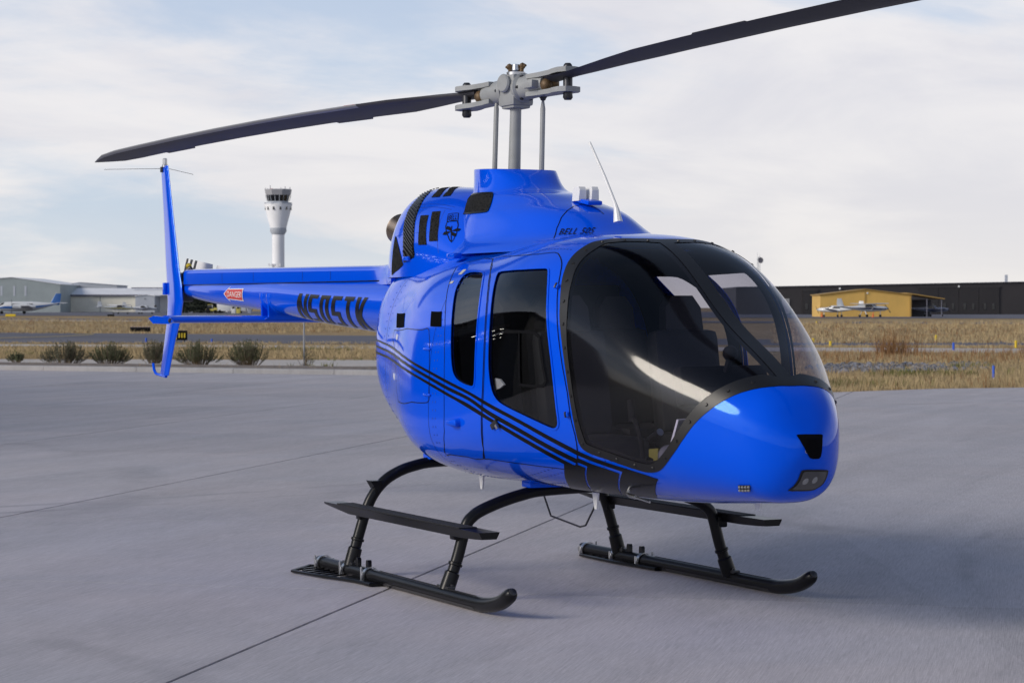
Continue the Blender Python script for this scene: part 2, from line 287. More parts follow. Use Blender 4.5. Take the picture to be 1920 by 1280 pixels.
# outlines on the skin (station/angle pairs)
OUT={
 'front_window':[[1.2592,0.8466],[1.3859,0.8286],[1.5223,0.8104],[1.6383,0.8009],[1.7251,0.7975],[1.7608,0.7972],[1.7798,0.7914],[1.7969,0.7792],[1.8203,0.7496],[1.8616,0.6858],[1.8976,0.6142],[1.9209,0.5538],[1.9405,0.4933],[1.9595,0.4299],[1.9788,0.3592],[2.0004,0.2734],[2.0195,0.1784],[2.0342,0.0764],[2.0467,-0.0255],[2.0554,-0.1205],[2.0578,-0.2014],[2.0577,-0.2576],[2.0536,-0.2964],[2.0427,-0.3205],[2.0278,-0.3327],[2.0113,-0.3379],[1.9888,-0.3331],[1.9581,-0.3167],[1.9136,-0.2873],[1.8412,-0.238],[1.7575,-0.181],[1.6745,-0.1269],[1.5984,-0.0779],[1.549,-0.0434],[1.5144,-0.0127],[1.486,0.0219],[1.4647,0.0615],[1.4473,0.1113],[1.434,0.1665],[1.4243,0.2235],[1.4171,0.2844],[1.4107,0.3512],[1.402,0.4217],[1.3861,0.4976],[1.3627,0.5714],[1.3355,0.6344],[1.3057,0.6899],[1.2771,0.7368],[1.2513,0.7762],[1.2269,0.8096],[1.2149,0.8338],[1.2151,0.8471]],
 'rear_window':[[0.9517,0.891],[0.8922,0.9062],[0.8287,0.9151],[0.7654,0.9228],[0.7112,0.9241],[0.6747,0.9164],[0.6548,0.9008],[0.6533,0.8766],[0.6637,0.8463],[0.6799,0.8129],[0.7059,0.773],[0.7458,0.7217],[0.7844,0.6675],[0.8147,0.6185],[0.843,0.5669],[0.8713,0.5041],[0.8935,0.4428],[0.9093,0.3957],[0.924,0.3543],[0.939,0.313],[0.9573,0.2758],[0.9818,0.2461],[1.0138,0.2208],[1.0562,0.1979],[1.105,0.177],[1.162,0.1556],[1.2124,0.1392],[1.2398,0.1326],[1.2559,0.1373],[1.2651,0.155],[1.269,0.1888],[1.2688,0.247],[1.2647,0.3154],[1.2589,0.3835],[1.2488,0.4512],[1.2341,0.5137],[1.2139,0.5753],[1.1856,0.6405],[1.1461,0.7067],[1.0915,0.7755],[1.027,0.8377],[0.9866,0.8719]],
 'front_door':[[0.8442,1.0313],[0.9684,1.0319],[1.2129,0.9775],[1.4035,0.9448],[1.5458,0.9297],[1.6314,0.933],[1.69,0.9372],[1.7286,0.9287],[1.7609,0.9112],[1.799,0.8866],[1.8333,0.859],[1.8563,0.8369],[1.8805,0.8059],[1.9141,0.7498],[1.9418,0.6918],[1.9572,0.6545],[1.9767,0.6089],[2.0087,0.5259],[2.0359,0.4355],[2.0563,0.3626],[2.0753,0.2897],[2.0935,0.2064],[2.1117,0.1159],[2.1333,0.0169],[2.1533,-0.0846],[2.1615,-0.1868],[2.1619,-0.2789],[2.165,-0.3449],[2.1649,-0.4013],[2.1535,-0.4619],[2.1325,-0.5197],[2.1016,-0.5732],[2.0642,-0.6176],[2.0302,-0.6452],[1.993,-0.6594],[1.9596,-0.6666],[1.8909,-0.6494],[1.7197,-0.573],[1.5228,-0.4801],[1.3628,-0.4136],[1.2408,-0.3687],[1.1927,-0.3617],[1.2085,-0.3492],[1.2681,-0.29],[1.3183,-0.2188],[1.3443,-0.1516],[1.3589,-0.0789],[1.368,0.0007],[1.376,0.0885],[1.3803,0.1904],[1.3793,0.2923],[1.3714,0.3812],[1.3562,0.4664],[1.33,0.5554],[1.2882,0.6447],[1.2265,0.7333],[1.1388,0.8246],[0.9849,0.9325]],
 'rear_door':[[0.8234,1.0348],[0.6594,1.0585],[0.548,1.0389],[0.4622,1.0278],[0.4071,1.0122],[0.3787,0.9983],[0.3902,0.9721],[0.4434,0.9201],[0.5024,0.8622],[0.5513,0.8108],[0.6105,0.7499],[0.6862,0.6661],[0.7502,0.5726],[0.7947,0.4786],[0.826,0.3744],[0.8439,0.2478],[0.8495,0.1156],[0.851,-0.0065],[0.8391,-0.1131],[0.7856,-0.2012],[0.7171,-0.2703],[0.7188,-0.2875],[0.7812,-0.2823],[0.8767,-0.2931],[0.986,-0.3104],[1.0814,-0.3447],[1.1784,-0.3565],[1.2629,-0.2962],[1.3047,-0.2158],[1.3307,-0.148],[1.3449,-0.0758],[1.3538,0.0038],[1.3618,0.0916],[1.3661,0.1935],[1.3648,0.2953],[1.3567,0.3841],[1.3409,0.4693],[1.3141,0.5584],[1.2712,0.6478],[1.2079,0.7367],[1.1185,0.8284],[1.0045,0.9315]],
 'wind_outer':[[1.8773,1.5792],[1.8774,1.4882],[1.8704,1.3834],[1.8528,1.3094],[1.8324,1.2527],[1.8255,1.21],[1.8243,1.1738],[1.8185,1.1425],[1.8177,1.1099],[1.8267,1.0707],[1.8389,1.0288],[1.8496,0.9855],[1.8611,0.9417],[1.8755,0.8976],[1.8914,0.8539],[1.9102,0.811],[1.9291,0.7695],[1.9456,0.7317],[1.9626,0.6937],[1.9817,0.6522],[2.0004,0.6088],[2.0177,0.5629],[2.0326,0.5176],[2.0426,0.4803],[2.0553,0.4363],[2.0759,0.3702],[2.0974,0.2902],[2.1175,0.1995],[2.136,0.099],[2.154,-0.0112],[2.1697,-0.1195],[2.1793,-0.2151],[2.1824,-0.2998],[2.1802,-0.3736],[2.1752,-0.4312],[2.1726,-0.4604],[2.174,-0.4774],[2.1775,-0.4969],[2.1844,-0.5141],[2.1941,-0.5283],[2.2097,-0.5417],[2.234,-0.5566],[2.2666,-0.5722],[2.3096,-0.5878],[2.3594,-0.6044],[2.4136,-0.6247],[2.4693,-0.645],[2.5265,-0.663],[2.5761,-0.6775],[2.6066,-0.6856],[2.6317,-0.6881],[2.6616,-0.6848],[2.6912,-0.6759],[2.7174,-0.6625],[2.7434,-0.6421],[2.7697,-0.6135],[2.7985,-0.5742],[2.8344,-0.5157],[2.8671,-0.4541],[2.8854,-0.4172],[2.9117,-0.358],[2.9633,-0.2116],[3.014,-0.0374],[3.056,0.101],[3.0963,0.2326],[3.1363,0.3763],[3.1705,0.5182],[3.1976,0.6457],[3.2208,0.7718],[3.2413,0.9107],[3.2562,1.0544],[3.2663,1.1988],[3.271,1.3132]],
 'wind_inner':[[2.0048,1.4768],[1.9731,1.4115],[1.9335,1.3348],[1.9173,1.2584],[1.9054,1.1952],[1.8972,1.1622],[1.8998,1.1325],[1.9135,1.0889],[1.9278,1.0461],[1.9351,1.013],[1.9422,0.9809],[1.9508,0.945],[1.9601,0.9083],[1.9712,0.8712],[1.9827,0.8354],[1.9937,0.8043],[2.0064,0.7723],[2.0225,0.7343],[2.0384,0.6946],[2.051,0.6565],[2.0637,0.6165],[2.079,0.5702],[2.0931,0.5234],[2.1026,0.4854],[2.1133,0.4407],[2.1261,0.3734],[2.1393,0.2925],[2.1554,0.2012],[2.1719,0.1002],[2.1891,-0.0103],[2.2056,-0.119],[2.217,-0.2161],[2.2234,-0.3002],[2.2289,-0.3661],[2.2325,-0.4159],[2.2318,-0.4472],[2.2345,-0.4667],[2.2451,-0.4799],[2.2632,-0.4897],[2.2908,-0.5018],[2.3236,-0.5135],[2.3556,-0.5232],[2.3943,-0.5342],[2.4483,-0.5512],[2.5068,-0.568],[2.5652,-0.5811],[2.6157,-0.5906],[2.6482,-0.5941],[2.6723,-0.5933],[2.6929,-0.5892],[2.7109,-0.5809],[2.7279,-0.5681],[2.7455,-0.5498],[2.7649,-0.5265],[2.7881,-0.4935],[2.8192,-0.4427],[2.8496,-0.384],[2.8702,-0.335],[2.8955,-0.2657],[2.9364,-0.1329],[2.979,0.0251],[3.0189,0.1702],[3.0553,0.3098],[3.0871,0.4427],[3.1145,0.5748],[3.1372,0.7136],[3.1544,0.8624],[3.167,1.034],[3.1706,1.2108],[3.1689,1.3512],[3.167,1.4439]],
 'stripe0':[[-0.8898,0.1369],[-0.7288,0.1882],[-0.5175,0.2438],[-0.2839,0.2905],[-0.0486,0.3193],[0.1532,0.328],[0.3054,0.3248],[0.423,0.3175],[0.5263,0.3069],[0.6236,0.2919],[0.7165,0.2726],[0.8069,0.2499],[0.9005,0.2226],[1.0006,0.1896],[1.1017,0.152],[1.1958,0.112],[1.275,0.0734],[1.3482,0.0342],[1.4314,-0.0121],[1.5297,-0.069],[1.6285,-0.1314],[1.7175,-0.1933],[1.7964,-0.2536],[1.8701,-0.3135],[1.9387,-0.3706],[2.0098,-0.4284],[2.0782,-0.4823],[2.1255,-0.519],[2.1359,-0.5281],[2.1263,-0.5221],[2.1279,-0.5229],[2.1535,-0.54],[2.1901,-0.5632],[2.2303,-0.5859],[2.2728,-0.6059],[2.3189,-0.6248],[2.365,-0.642],[2.41,-0.6572],[2.4547,-0.671],[2.4983,-0.6845],[2.5429,-0.6989],[2.5858,-0.7137],[2.6209,-0.7273],[2.6468,-0.7394],[2.666,-0.7498],[2.6786,-0.7572],[2.6786,-0.7572],[2.6476,-0.7967],[2.602,-0.8539],[2.5505,-0.9208],[2.4882,-0.9974],[2.424,-1.0794],[2.3416,-1.1615],[2.2835,-1.1814],[2.2481,-1.1637],[2.1908,-1.1565],[2.1258,-1.1502],[2.015,-1.175],[1.93,-1.1873],[2.0343,-1.0932],[2.106,-1.0315],[2.1587,-0.9806],[2.2131,-0.928],[2.2748,-0.8663],[2.3303,-0.8081],[2.3823,-0.7548],[2.4185,-0.7164],[2.4185,-0.7164],[2.3998,-0.7089],[2.372,-0.6977],[2.3385,-0.6837],[2.2975,-0.6659],[2.2506,-0.6444],[2.2072,-0.6223],[2.168,-0.5988],[2.1321,-0.5751],[2.1069,-0.5581],[2.1045,-0.5586],[2.1128,-0.5664],[2.1026,-0.5575],[2.0577,-0.5188],[1.9927,-0.462],[1.9247,-0.4017],[1.8588,-0.3425],[1.7877,-0.2807],[1.711,-0.2192],[1.6242,-0.1572],[1.5275,-0.0952],[1.431,-0.0384],[1.3483,0.009],[1.2751,0.05],[1.1961,0.0898],[1.1024,0.1301],[1.0017,0.1675],[0.9021,0.2006],[0.809,0.2286],[0.7191,0.2523],[0.6265,0.2726],[0.5296,0.2885],[0.4268,0.2999],[0.3098,0.3079],[0.1587,0.3117],[-0.0414,0.3033],[-0.2757,0.2745],[-0.5107,0.2278],[-0.7242,0.1721],[-0.887,0.1207]],
 'stripe1':[[-0.8822,0.0749],[-0.7159,0.1331],[-0.4992,0.1955],[-0.2637,0.2474],[-0.0323,0.2805],[0.1644,0.2925],[0.3138,0.2909],[0.43,0.2835],[0.5323,0.2718],[0.6288,0.2555],[0.7209,0.2351],[0.8104,0.2113],[0.9032,0.1834],[1.0024,0.1513],[1.1027,0.1152],[1.1962,0.075],[1.2751,0.0331],[1.3482,-0.011],[1.43,-0.0613],[1.5242,-0.1203],[1.6181,-0.1845],[1.7021,-0.2482],[1.776,-0.3108],[1.8446,-0.3733],[1.9083,-0.4329],[1.9744,-0.4934],[2.0379,-0.55],[2.0823,-0.5878],[2.0942,-0.594],[2.0885,-0.5827],[2.0924,-0.5801],[2.1171,-0.5975],[2.1514,-0.623],[2.1892,-0.6482],[2.233,-0.671],[2.2807,-0.6927],[2.32,-0.7103],[2.3465,-0.7237],[2.3649,-0.734],[2.3769,-0.7409],[2.3769,-0.7409],[2.3604,-0.7581],[2.3345,-0.7853],[2.2982,-0.8236],[2.2538,-0.8695],[2.2059,-0.9186],[2.1502,-0.9749],[2.0748,-1.0536],[1.8957,-1.1943],[1.8831,-1.1897],[1.8547,-1.1756],[1.8048,-1.1541],[1.7762,-1.1102],[1.6975,-1.1015],[1.7413,-1.0274],[1.8308,-0.9538],[1.8957,-0.9027],[1.9342,-0.8633],[1.97,-0.8258],[2.008,-0.7862],[2.0469,-0.7463],[2.0951,-0.7005],[2.1304,-0.6653],[2.1304,-0.6653],[2.1116,-0.651],[2.0854,-0.6312],[2.065,-0.6177],[2.0621,-0.623],[2.0648,-0.635],[2.0518,-0.6281],[2.0103,-0.588],[1.9507,-0.5285],[1.8882,-0.4657],[1.8277,-0.4043],[1.7623,-0.3404],[1.6911,-0.2771],[1.6096,-0.2137],[1.5185,-0.1504],[1.4272,-0.0917],[1.3477,-0.0401],[1.2752,0.0065],[1.1964,0.0503],[1.1031,0.0909],[1.0032,0.1267],[0.9044,0.1587],[0.8121,0.1873],[0.723,0.2121],[0.6313,0.2335],[0.5353,0.2506],[0.4334,0.2631],[0.3178,0.2713],[0.1694,0.2734],[-0.0259,0.2615],[-0.2565,0.2282],[-0.4936,0.1756],[-0.7128,0.1126],[-0.881,0.0535]],
 'stripe2':[[-0.8804,0.0099],[-0.7092,0.0745],[-0.4864,0.1432],[-0.2479,0.2002],[-0.0188,0.237],[0.1743,0.2517],[0.3214,0.2516],[0.4362,0.2446],[0.5374,0.2329],[0.633,0.2163],[0.7318,0.1934],[0.8279,0.1663],[0.9051,0.1414],[0.9498,0.1258],[0.9773,0.1161],[1.0129,0.1032],[1.062,0.0853],[1.1181,0.0635],[1.1877,0.0327],[1.2742,-0.0116],[1.368,-0.0652],[1.4566,-0.1208],[1.5374,-0.1763],[1.6131,-0.2338],[1.684,-0.2931],[1.753,-0.3559],[1.8187,-0.4208],[1.8771,-0.4818],[1.9313,-0.5407],[1.9804,-0.5953],[2.0164,-0.6336],[2.034,-0.6441],[2.0411,-0.638],[2.05,-0.6364],[2.0678,-0.6489],[2.0873,-0.6658],[2.1011,-0.678],[2.1011,-0.678],[2.0779,-0.7],[2.0451,-0.7314],[2.0102,-0.7675],[1.9704,-0.8074],[1.9292,-0.846],[1.8829,-0.8885],[1.8214,-0.9509],[1.6864,-1.0428],[1.6094,-1.0571],[1.5627,-1.0332],[1.5149,-1.0078],[1.4683,-0.9829],[1.6382,-0.8664],[1.7282,-0.8021],[1.7802,-0.7568],[1.8258,-0.7158],[1.8759,-0.6716],[1.9131,-0.6358],[1.9294,-0.6189],[1.9371,-0.6113],[1.9371,-0.6113],[1.9188,-0.5892],[1.8908,-0.5562],[1.8538,-0.5124],[1.803,-0.454],[1.7386,-0.3857],[1.6704,-0.3199],[1.6023,-0.2598],[1.5294,-0.2016],[1.4512,-0.1462],[1.3652,-0.0921],[1.2736,-0.0407],[1.1877,0.0029],[1.1182,0.0357],[1.0622,0.0606],[1.0133,0.0809],[0.9777,0.0942],[0.9503,0.1035],[0.9057,0.119],[0.8289,0.1446],[0.7331,0.1727],[0.6346,0.1965],[0.5394,0.214],[0.4385,0.2265],[0.3241,0.2342],[0.1776,0.2344],[-0.0145,0.2194],[-0.2432,0.1814],[-0.4831,0.1223],[-0.7081,0.0506],[-0.8806,-0.0166]],
 'square_a':[[-0.3807,0.5514],[-0.1092,0.5925],[-0.0093,0.5026],[-0.2817,0.4525]],
 'square_b':[[0.4681,0.6552],[0.6371,0.6584],[0.7001,0.5658],[0.5294,0.5642]],
 'nose_vent':[[-0.0761,1.0736],[-0.0722,1.0777],[-0.037,1.0784],[0.0731,1.0755],[0.0822,1.071],[0.0754,1.0476],[0.0681,0.9879],[0.0607,0.9611],[0.0499,0.9524],[0.0131,0.9524],[-0.0052,0.9571],[-0.0169,0.9695],[-0.051,1.0272]],
 'landing_lens':[[-0.034,0.8971],[-0.0025,0.898],[0.0373,0.8967],[0.0812,0.8948],[0.1214,0.8912],[0.1331,0.8873],[0.1321,0.8814],[0.1338,0.8706],[0.1322,0.8566],[0.1272,0.8382],[0.1184,0.82],[0.1036,0.8068],[0.0854,0.7966],[0.0678,0.789],[0.0439,0.7846],[0.0051,0.7841],[-0.0354,0.7856],[-0.0702,0.7859],[-0.092,0.7889],[-0.0864,0.7984],[-0.0718,0.8117],[-0.0629,0.8275],[-0.0555,0.8454],[-0.052,0.8667],[-0.0484,0.8852],[-0.045,0.8936]],
 'led':[[3.2008,-0.739],[3.2708,-0.7435],[3.2447,-0.8653],[3.1714,-0.8619]],
 'aft_panel':[[-0.3387,0.4188],[0.0955,0.5069],[0.4033,0.5346],[0.4864,0.5512],[0.5205,0.5428],[0.569,0.4746],[0.601,0.3768],[0.6257,0.2548],[0.6304,0.1431],[0.629,0.0972],[0.5977,0.0801],[0.4894,0.0671],[0.342,0.048],[0.1691,-0.0062],[-0.0178,-0.0542],[-0.0967,0.0141],[-0.1257,0.1266],[-0.1756,0.2096],[-0.2269,0.2859],[-0.3608,0.3431]],
 'p_hinge_a':[[1.9516,0.6609]],
 'p_hinge_b':[[2.1432,-0.2421]],
 'p_handle':[[1.4878,-0.1677]],
 'p_cap':[[1.0495,-0.0701]],
 'p_latch1':[[0.5565,0.4251]],
 'p_latch2':[[0.6059,0.1327]],
 'p_flag':[[2.2693,-0.9658]],
 'band':[[0.426,1.3945],[0.4327,1.3698],[0.4405,1.3384],[0.4483,1.3024],[0.4561,1.2643],[0.4627,1.2306],[0.4683,1.1969],[0.4427,1.1161],[0.4294,1.0509],[0.4249,0.997],[0.4227,0.9476],[0.4194,0.896],[0.4149,0.8443],[0.4093,0.7949],[0.4049,0.7478],[0.4004,0.7051],[0.3949,0.6557],[0.3849,0.5906],[0.376,0.5187],[0.3682,0.4379],[0.3615,0.3593],[0.3571,0.2964],[0.3537,0.247],[0.3548,0.2066],[0.3504,0.1886],[0.3204,0.2066],[0.2937,0.2448],[0.2925,0.2897],[0.2992,0.3436],[0.3048,0.4177],[0.3115,0.4963],[0.3192,0.5659],[0.3259,0.6288],[0.3337,0.6872],[0.3404,0.7433],[0.3471,0.8107],[0.3548,0.8803],[0.3648,0.9521],[0.3771,1.024],[0.386,1.0801],[0.396,1.1385],[0.4205,1.2283],[0.4438,1.3182],[0.4327,1.3698],[0.4216,1.4057],[0.4205,1.408]],
 'slot_a':[[0.3215,0.768],[0.2859,0.7725],[0.2425,0.393],[0.2803,0.393],[0.297,0.5794]],
 'slot_b':[[0.2803,0.8196],[0.2514,0.8421],[0.2225,0.6557],[0.2013,0.4446],[0.2347,0.4356],[0.2525,0.622]],
 'top_a':[[0.3493,1.0532],[0.3693,1.1744],[0.4271,1.3833],[0.4171,1.4237],[0.4049,1.4664],[0.3815,1.3474],[0.3326,1.1542],[0.317,1.0667]],
 'top_b':[[0.307,1.0779],[0.3293,1.2126],[0.4049,1.4754],[0.3915,1.5203],[0.3815,1.5697],[0.3704,1.4596],[0.3037,1.2059],[0.287,1.1206]],
 'emblem_box':[[0.218,0.8219],[0.1947,0.8758],[0.1746,0.7568],[0.2024,0.7119]],
 'shield':[[0.2013,0.7029],[0.1902,0.7433],[0.1758,0.7568],[0.1646,0.7006],[0.1568,0.6265],[0.1524,0.5794],[0.1513,0.5389],[0.1502,0.4806],[0.1535,0.4446],[0.1635,0.4761],[0.1735,0.5255],[0.1813,0.5524],[0.1869,0.5861],[0.1969,0.6467]],
 'rear_mesh':[[0.4405,0.5636],[0.4238,0.521],[0.406,0.4536],[0.3915,0.393],[0.3804,0.3323],[0.3682,0.2627],[0.3604,0.2021],[0.3537,0.1752],[0.356,0.1505],[0.3838,0.1033],[0.4194,0.0606],[0.436,0.0337],[0.4427,0.0382],[0.4449,0.0943],[0.4438,0.1752],[0.4427,0.2515],[0.4427,0.3301],[0.4427,0.4042],[0.4427,0.4693],[0.4449,0.5322]],
 'inlet':[[0.673,-2.5937],[0.6808,-2.2523],[0.6752,-1.8661],[0.6707,-1.5203],[0.6652,-1.2688],[0.6596,-1.1834],[0.6429,-1.1565],[0.6085,-1.1295],[0.5762,-1.125],[0.5439,-1.1295],[0.5128,-1.143],[0.4828,-1.161],[0.4594,-1.1834],[0.4461,-1.1969],[0.4405,-1.2463],[0.4383,-1.3945],[0.4372,-1.6101],[0.4372,-1.9245],[0.4405,-2.2389],[0.4438,-2.3736],[0.4505,-2.414],[0.4727,-2.4994],[0.5061,-2.6431],[0.5373,-2.6341],[0.5706,-2.6251],[0.6029,-2.6116],[0.6352,-2.5982],[0.6518,-2.5937]],
 'text505':[[0.277,-0.3211],[0.2836,-0.1594],[0.3215,-0.1235],[0.317,-0.2987]],
 'seam':[[0.2469,-0.3571],[0.3204,-0.3121],[0.3737,-0.2627],[0.4149,-0.2043],[0.4527,-0.1325],[0.485,-0.0022],[0.4427,-0.0022],[0.4127,-0.0022],[0.3927,-0.0022]]}
# ================================================================ materials
def node_mat(name, fn, rough=.8, spec=.3):
    m=bpy.data.materials.new(name); m.use_nodes=True; nt=m.node_tree; b=nt.nodes['Principled BSDF']
    b.inputs['Roughness'].default_value=rough; b.inputs['Specular IOR Level'].default_value=spec
    fn(nt,b); MATS[name]=m; return m
class NT:
    def __init__(s,nt): s.nt=nt; s.N=nt.nodes; s.L=nt.links; s.tc=s.N.new('ShaderNodeTexCoord'); s.geo=s.N.new('ShaderNodeNewGeometry')
    def pos(s,rot=0.,scale=(1,1,1),loc=(0,0,0)):
        m=s.N.new('ShaderNodeMapping'); s.L.new(s.geo.outputs['Position'],m.inputs[0]); m.vector_type='TEXTURE' if False else 'POINT'
        r=s.N.new('ShaderNodeVectorRotate'); r.rotation_type='Z_AXIS'; r.inputs['Angle'].default_value=rot; s.L.new(s.geo.outputs['Position'],r.inputs[0]); s.L.new(r.outputs[0],m.inputs[0])
        m.inputs['Scale'].default_value=scale; m.inputs['Location'].default_value=loc; return m.outputs[0]
    def noise(s,v,scale,det=4,rough=.55,dist=0.):
        n=s.N.new('ShaderNodeTexNoise'); n.inputs['Scale'].default_value=scale; n.inputs['Detail'].default_value=det; n.inputs['Roughness'].default_value=rough; n.inputs['Distortion'].default_value=dist; s.L.new(v,n.inputs['Vector']); return n.outputs[0]
    def ramp(s,v,a,b,lo=0.,hi=1.,interp='LINEAR'):
        n=s.N.new('ShaderNodeMapRange'); n.interpolation_type=interp; s.L.new(v,n.inputs[0])
        for i,x in enumerate((a,b,lo,hi)): n.inputs[i+1].default_value=x
        return n.outputs[0]
    def math(s,op,a,b):
        n=s.N.new('ShaderNodeMath'); n.operation=op
        for i,v in enumerate((a,b)):
            if isinstance(v,(int,float)): n.inputs[i].default_value=v
            else: s.L.new(v,n.inputs[i])
        return n.outputs[0]
    def mix(s,f,a,b,bt='MIX'):
        n=s.N.new('ShaderNodeMix'); n.data_type='RGBA'; n.blend_type=bt
        for k,v in ((0,f),(6,a),(7,b)):
            if isinstance(v,(int,float)): n.inputs[k].default_value=v
            elif isinstance(v,tuple): n.inputs[k].default_value=v+(1,)
            else: s.L.new(v,n.inputs[k])
        return n.outputs[2]
    def scale(s,c,f):
        n=s.N.new('ShaderNodeVectorMath'); n.operation='SCALE'
        if isinstance(c,tuple): n.inputs[0].default_value=c
        else: s.L.new(c,n.inputs[0])
        s.L.new(f,n.inputs['Scale']); return n.outputs[0]
    def bump(s,b,h,strength,dist):
        n=s.N.new('ShaderNodeBump'); n.inputs['Strength'].default_value=strength; n.inputs['Distance'].default_value=dist; s.L.new(h,n.inputs['Height']); s.L.new(n.outputs[0],b.inputs['Normal'])
LANE=math.radians(141.1)
def concrete_fn(tint,var=1.):
    def fn(nt,b):
        k=NT(nt); v=k.pos(-LANE,(1.1,30,1)); br=k.noise(v,2.2,5,.7)                      # broom lines along the lane
        v1=k.pos(-LANE,(1.2,60,1)); br2=k.noise(v1,3.,4,.75)
        p=k.pos(); bl=k.noise(p,.33,5,.6,.6); sp=k.noise(p,42,4,.8); sw=k.noise(k.pos(-LANE+.12,(.12,1.3,1)),1.2,5,.6,.8)
        oi=nt.nodes.new('ShaderNodeObjectInfo')
        f=k.math('ADD',k.ramp(br,.3,.7,-.09*var,.09*var),k.ramp(br2,.3,.7,-.24*var,.24*var))
        f=k.math('ADD',f,k.ramp(bl,.3,.7,-.06*var,.05*var)); f=k.math('ADD',f,k.ramp(sp,.3,.75,-.10,.10)); f=k.math('ADD',f,k.ramp(sw,.35,.7,.04*var,-.12*var))
        f=k.math('ADD',f,k.ramp(oi.outputs['Random'],0,1,.945,1.045))
        col=k.mix(k.ramp(bl,.35,.65),tuple(tint),(tint[0]*1.03,tint[1]*.99,tint[2]*.955)); c=k.scale(col,f)
        spots=k.ramp(k.noise(k.pos(0,(1,1,1),(4,9,0)),2.6,7,.8),.66,.74,0,.20); c=k.mix(spots,c,(.10,.095,.09))
        # curved tyre and sweeper marks
        tot=None; wob=k.noise(p,1.3,3,.6); brk=k.ramp(k.noise(k.pos(0,(1,1,1),(2,5,0)),.55,4,.6),.42,.62)
        for cx,cy,R0,wd,am in((9.,14.,13.2,.10,.20),(9.,14.,13.75,.09,.16),(-22.,-4.,15.5,.12,.18),(-22.,-4.,16.1,.10,.16),(4.,-13.,9.8,.16,.16),(-3.,22.,18.4,.30,.14),(16.,6.,12.0,.14,.16),(-14.,-16.,17.,.35,.12)):
            dn=nt.nodes.new('ShaderNodeVectorMath'); dn.operation='DISTANCE'; nt.links.new(p,dn.inputs[0]); dn.inputs[1].default_value=(cx,cy,0)
            e=k.math('ABSOLUTE',k.math('SUBTRACT',k.math('ADD',dn.outputs['Value'],k.math('MULTIPLY',wob,.12)),R0+.06),0.); m_=k.ramp(e,wd*.25,wd,am*1.9,0.); tot=m_ if tot is None else k.math('MAXIMUM',tot,m_)
        c=k.mix(k.math('MULTIPLY',tot,brk),c,(.10,.10,.115))
        blot=k.noise(k.pos(-LANE,(.8,2.2,1),(7,1,0)),1.1,7,.68,.5); c=k.scale(c,k.ramp(blot,.3,.7,.95,1.05))
        nt.links.new(c,b.inputs['Base Color'])
        k.bump(b,k.math('ADD',k.math('MULTIPLY',br2,.6),k.math('MULTIPLY',sp,.35)),.35,.006)
    return fn
M_conc=node_mat('apron_concrete',concrete_fn((.44,.425,.455)),.72,.35)
M_kerb=node_mat('kerb_concrete',concrete_fn((.36,.36,.37),.7),.8)
M_path=node_mat('path_concrete',concrete_fn((.50,.47,.44),.6),.85)
M_seal=mat('joint_sealant',(.11,.11,.125),.7)
def asph(nt,b):
    k=NT(nt); p=k.pos(); n=k.noise(p,.08,5,.6); s=k.noise(p,14,3,.7)
    nt.links.new(k.scale((.125,.125,.15),k.math('ADD',k.ramp(n,.3,.7,.8,1.15),k.ramp(s,.3,.7,-.1,.1))),b.inputs['Base Color'])
M_asph=node_mat('taxiway_asphalt',asph,.85)
def grass(nt,b):
    k=NT(nt); p=k.pos(); a=k.noise(p,.10,6,.65,.4); c=k.noise(p,.9,6,.7); d=k.noise(p,9,4,.7)
    col=k.mix(k.ramp(a,.35,.65),(.36,.265,.14),(.43,.33,.19)); col=k.mix(k.ramp(c,.42,.62,0,.75),col,(.27,.175,.085))
    col=k.mix(k.ramp(k.noise(k.pos(0,(1,1,1),(50,9,0)),.22,5,.6),.60,.70,0,.5),col,(.17,.165,.05))
    nt.links.new(k.scale(col,k.ramp(d,.3,.7,.75,1.2)),b.inputs['Base Color']); k.bump(b,c,.8,.25)
M_grass=node_mat('dry_grass_soil',grass,.95,.1)
M_mulch=mat('gravel_mulch',(.20,.165,.14),.95,noise=(6,.4,5),bump=(25,.8,.05))
M_blade=[mat('dry_stalk',(.41,.315,.175),.9,noise=(.6,.25,3)),mat('rust_weed',(.24,.125,.05),.9,noise=(.8,.3,3)),mat('green_weed',(.13,.14,.035),.9,noise=(.8,.3,3)),mat('sage_twig',(.105,.10,.068),.9,noise=(3,.4,3))]
M_line=mat('white_line_paint',(.72,.71,.68),.7); M_yline=mat('yellow_line_paint',(.62,.45,.10),.7)
# ================================================================ ground, apron, bands
def sd(x,y):
    r=np.array([x,y])-CAM[:2]; return r@RGT[:2],r@F2[:2]
def wp(s,d,z=0.):
    p=CAM[:2]+F2[:2]*d+RGT[:2]*s; return (p[0],p[1],z)
def hgt(s,d):
    s=np.clip(s,-60,45); b=171-.81*(s+37); t=b+38; q=np.clip((d-b)/(t-b),0,1); n=.05*np.sin(s*.31+1)+.04*np.sin(s*.83)
    return -.03+.43*q*q*(3-2*q)*(1+n*(q<1))
def ground():
    D=[-4000,-500,-100,-30,0,15,30,45,60]+list(np.arange(68,300,4.))+[320,360,420,500,650,900,1400,2500,5000,9000]
    S=[-9000,-3000,-1200,-600,-350,-220,-150]+list(np.arange(-110,111,5.))+[150,220,350,600,1200,3000,9000]
    V=[wp(s,d,hgt(s,d)) for d in D for s in S]; n=len(S)
    return mesh('ground',V,[(i*n+j,i*n+j+1,(i+1)*n+j+1,(i+1)*n+j) for i in range(len(D)-1) for j in range(n-1)],M_grass,None,True,kind='structure')
ground()
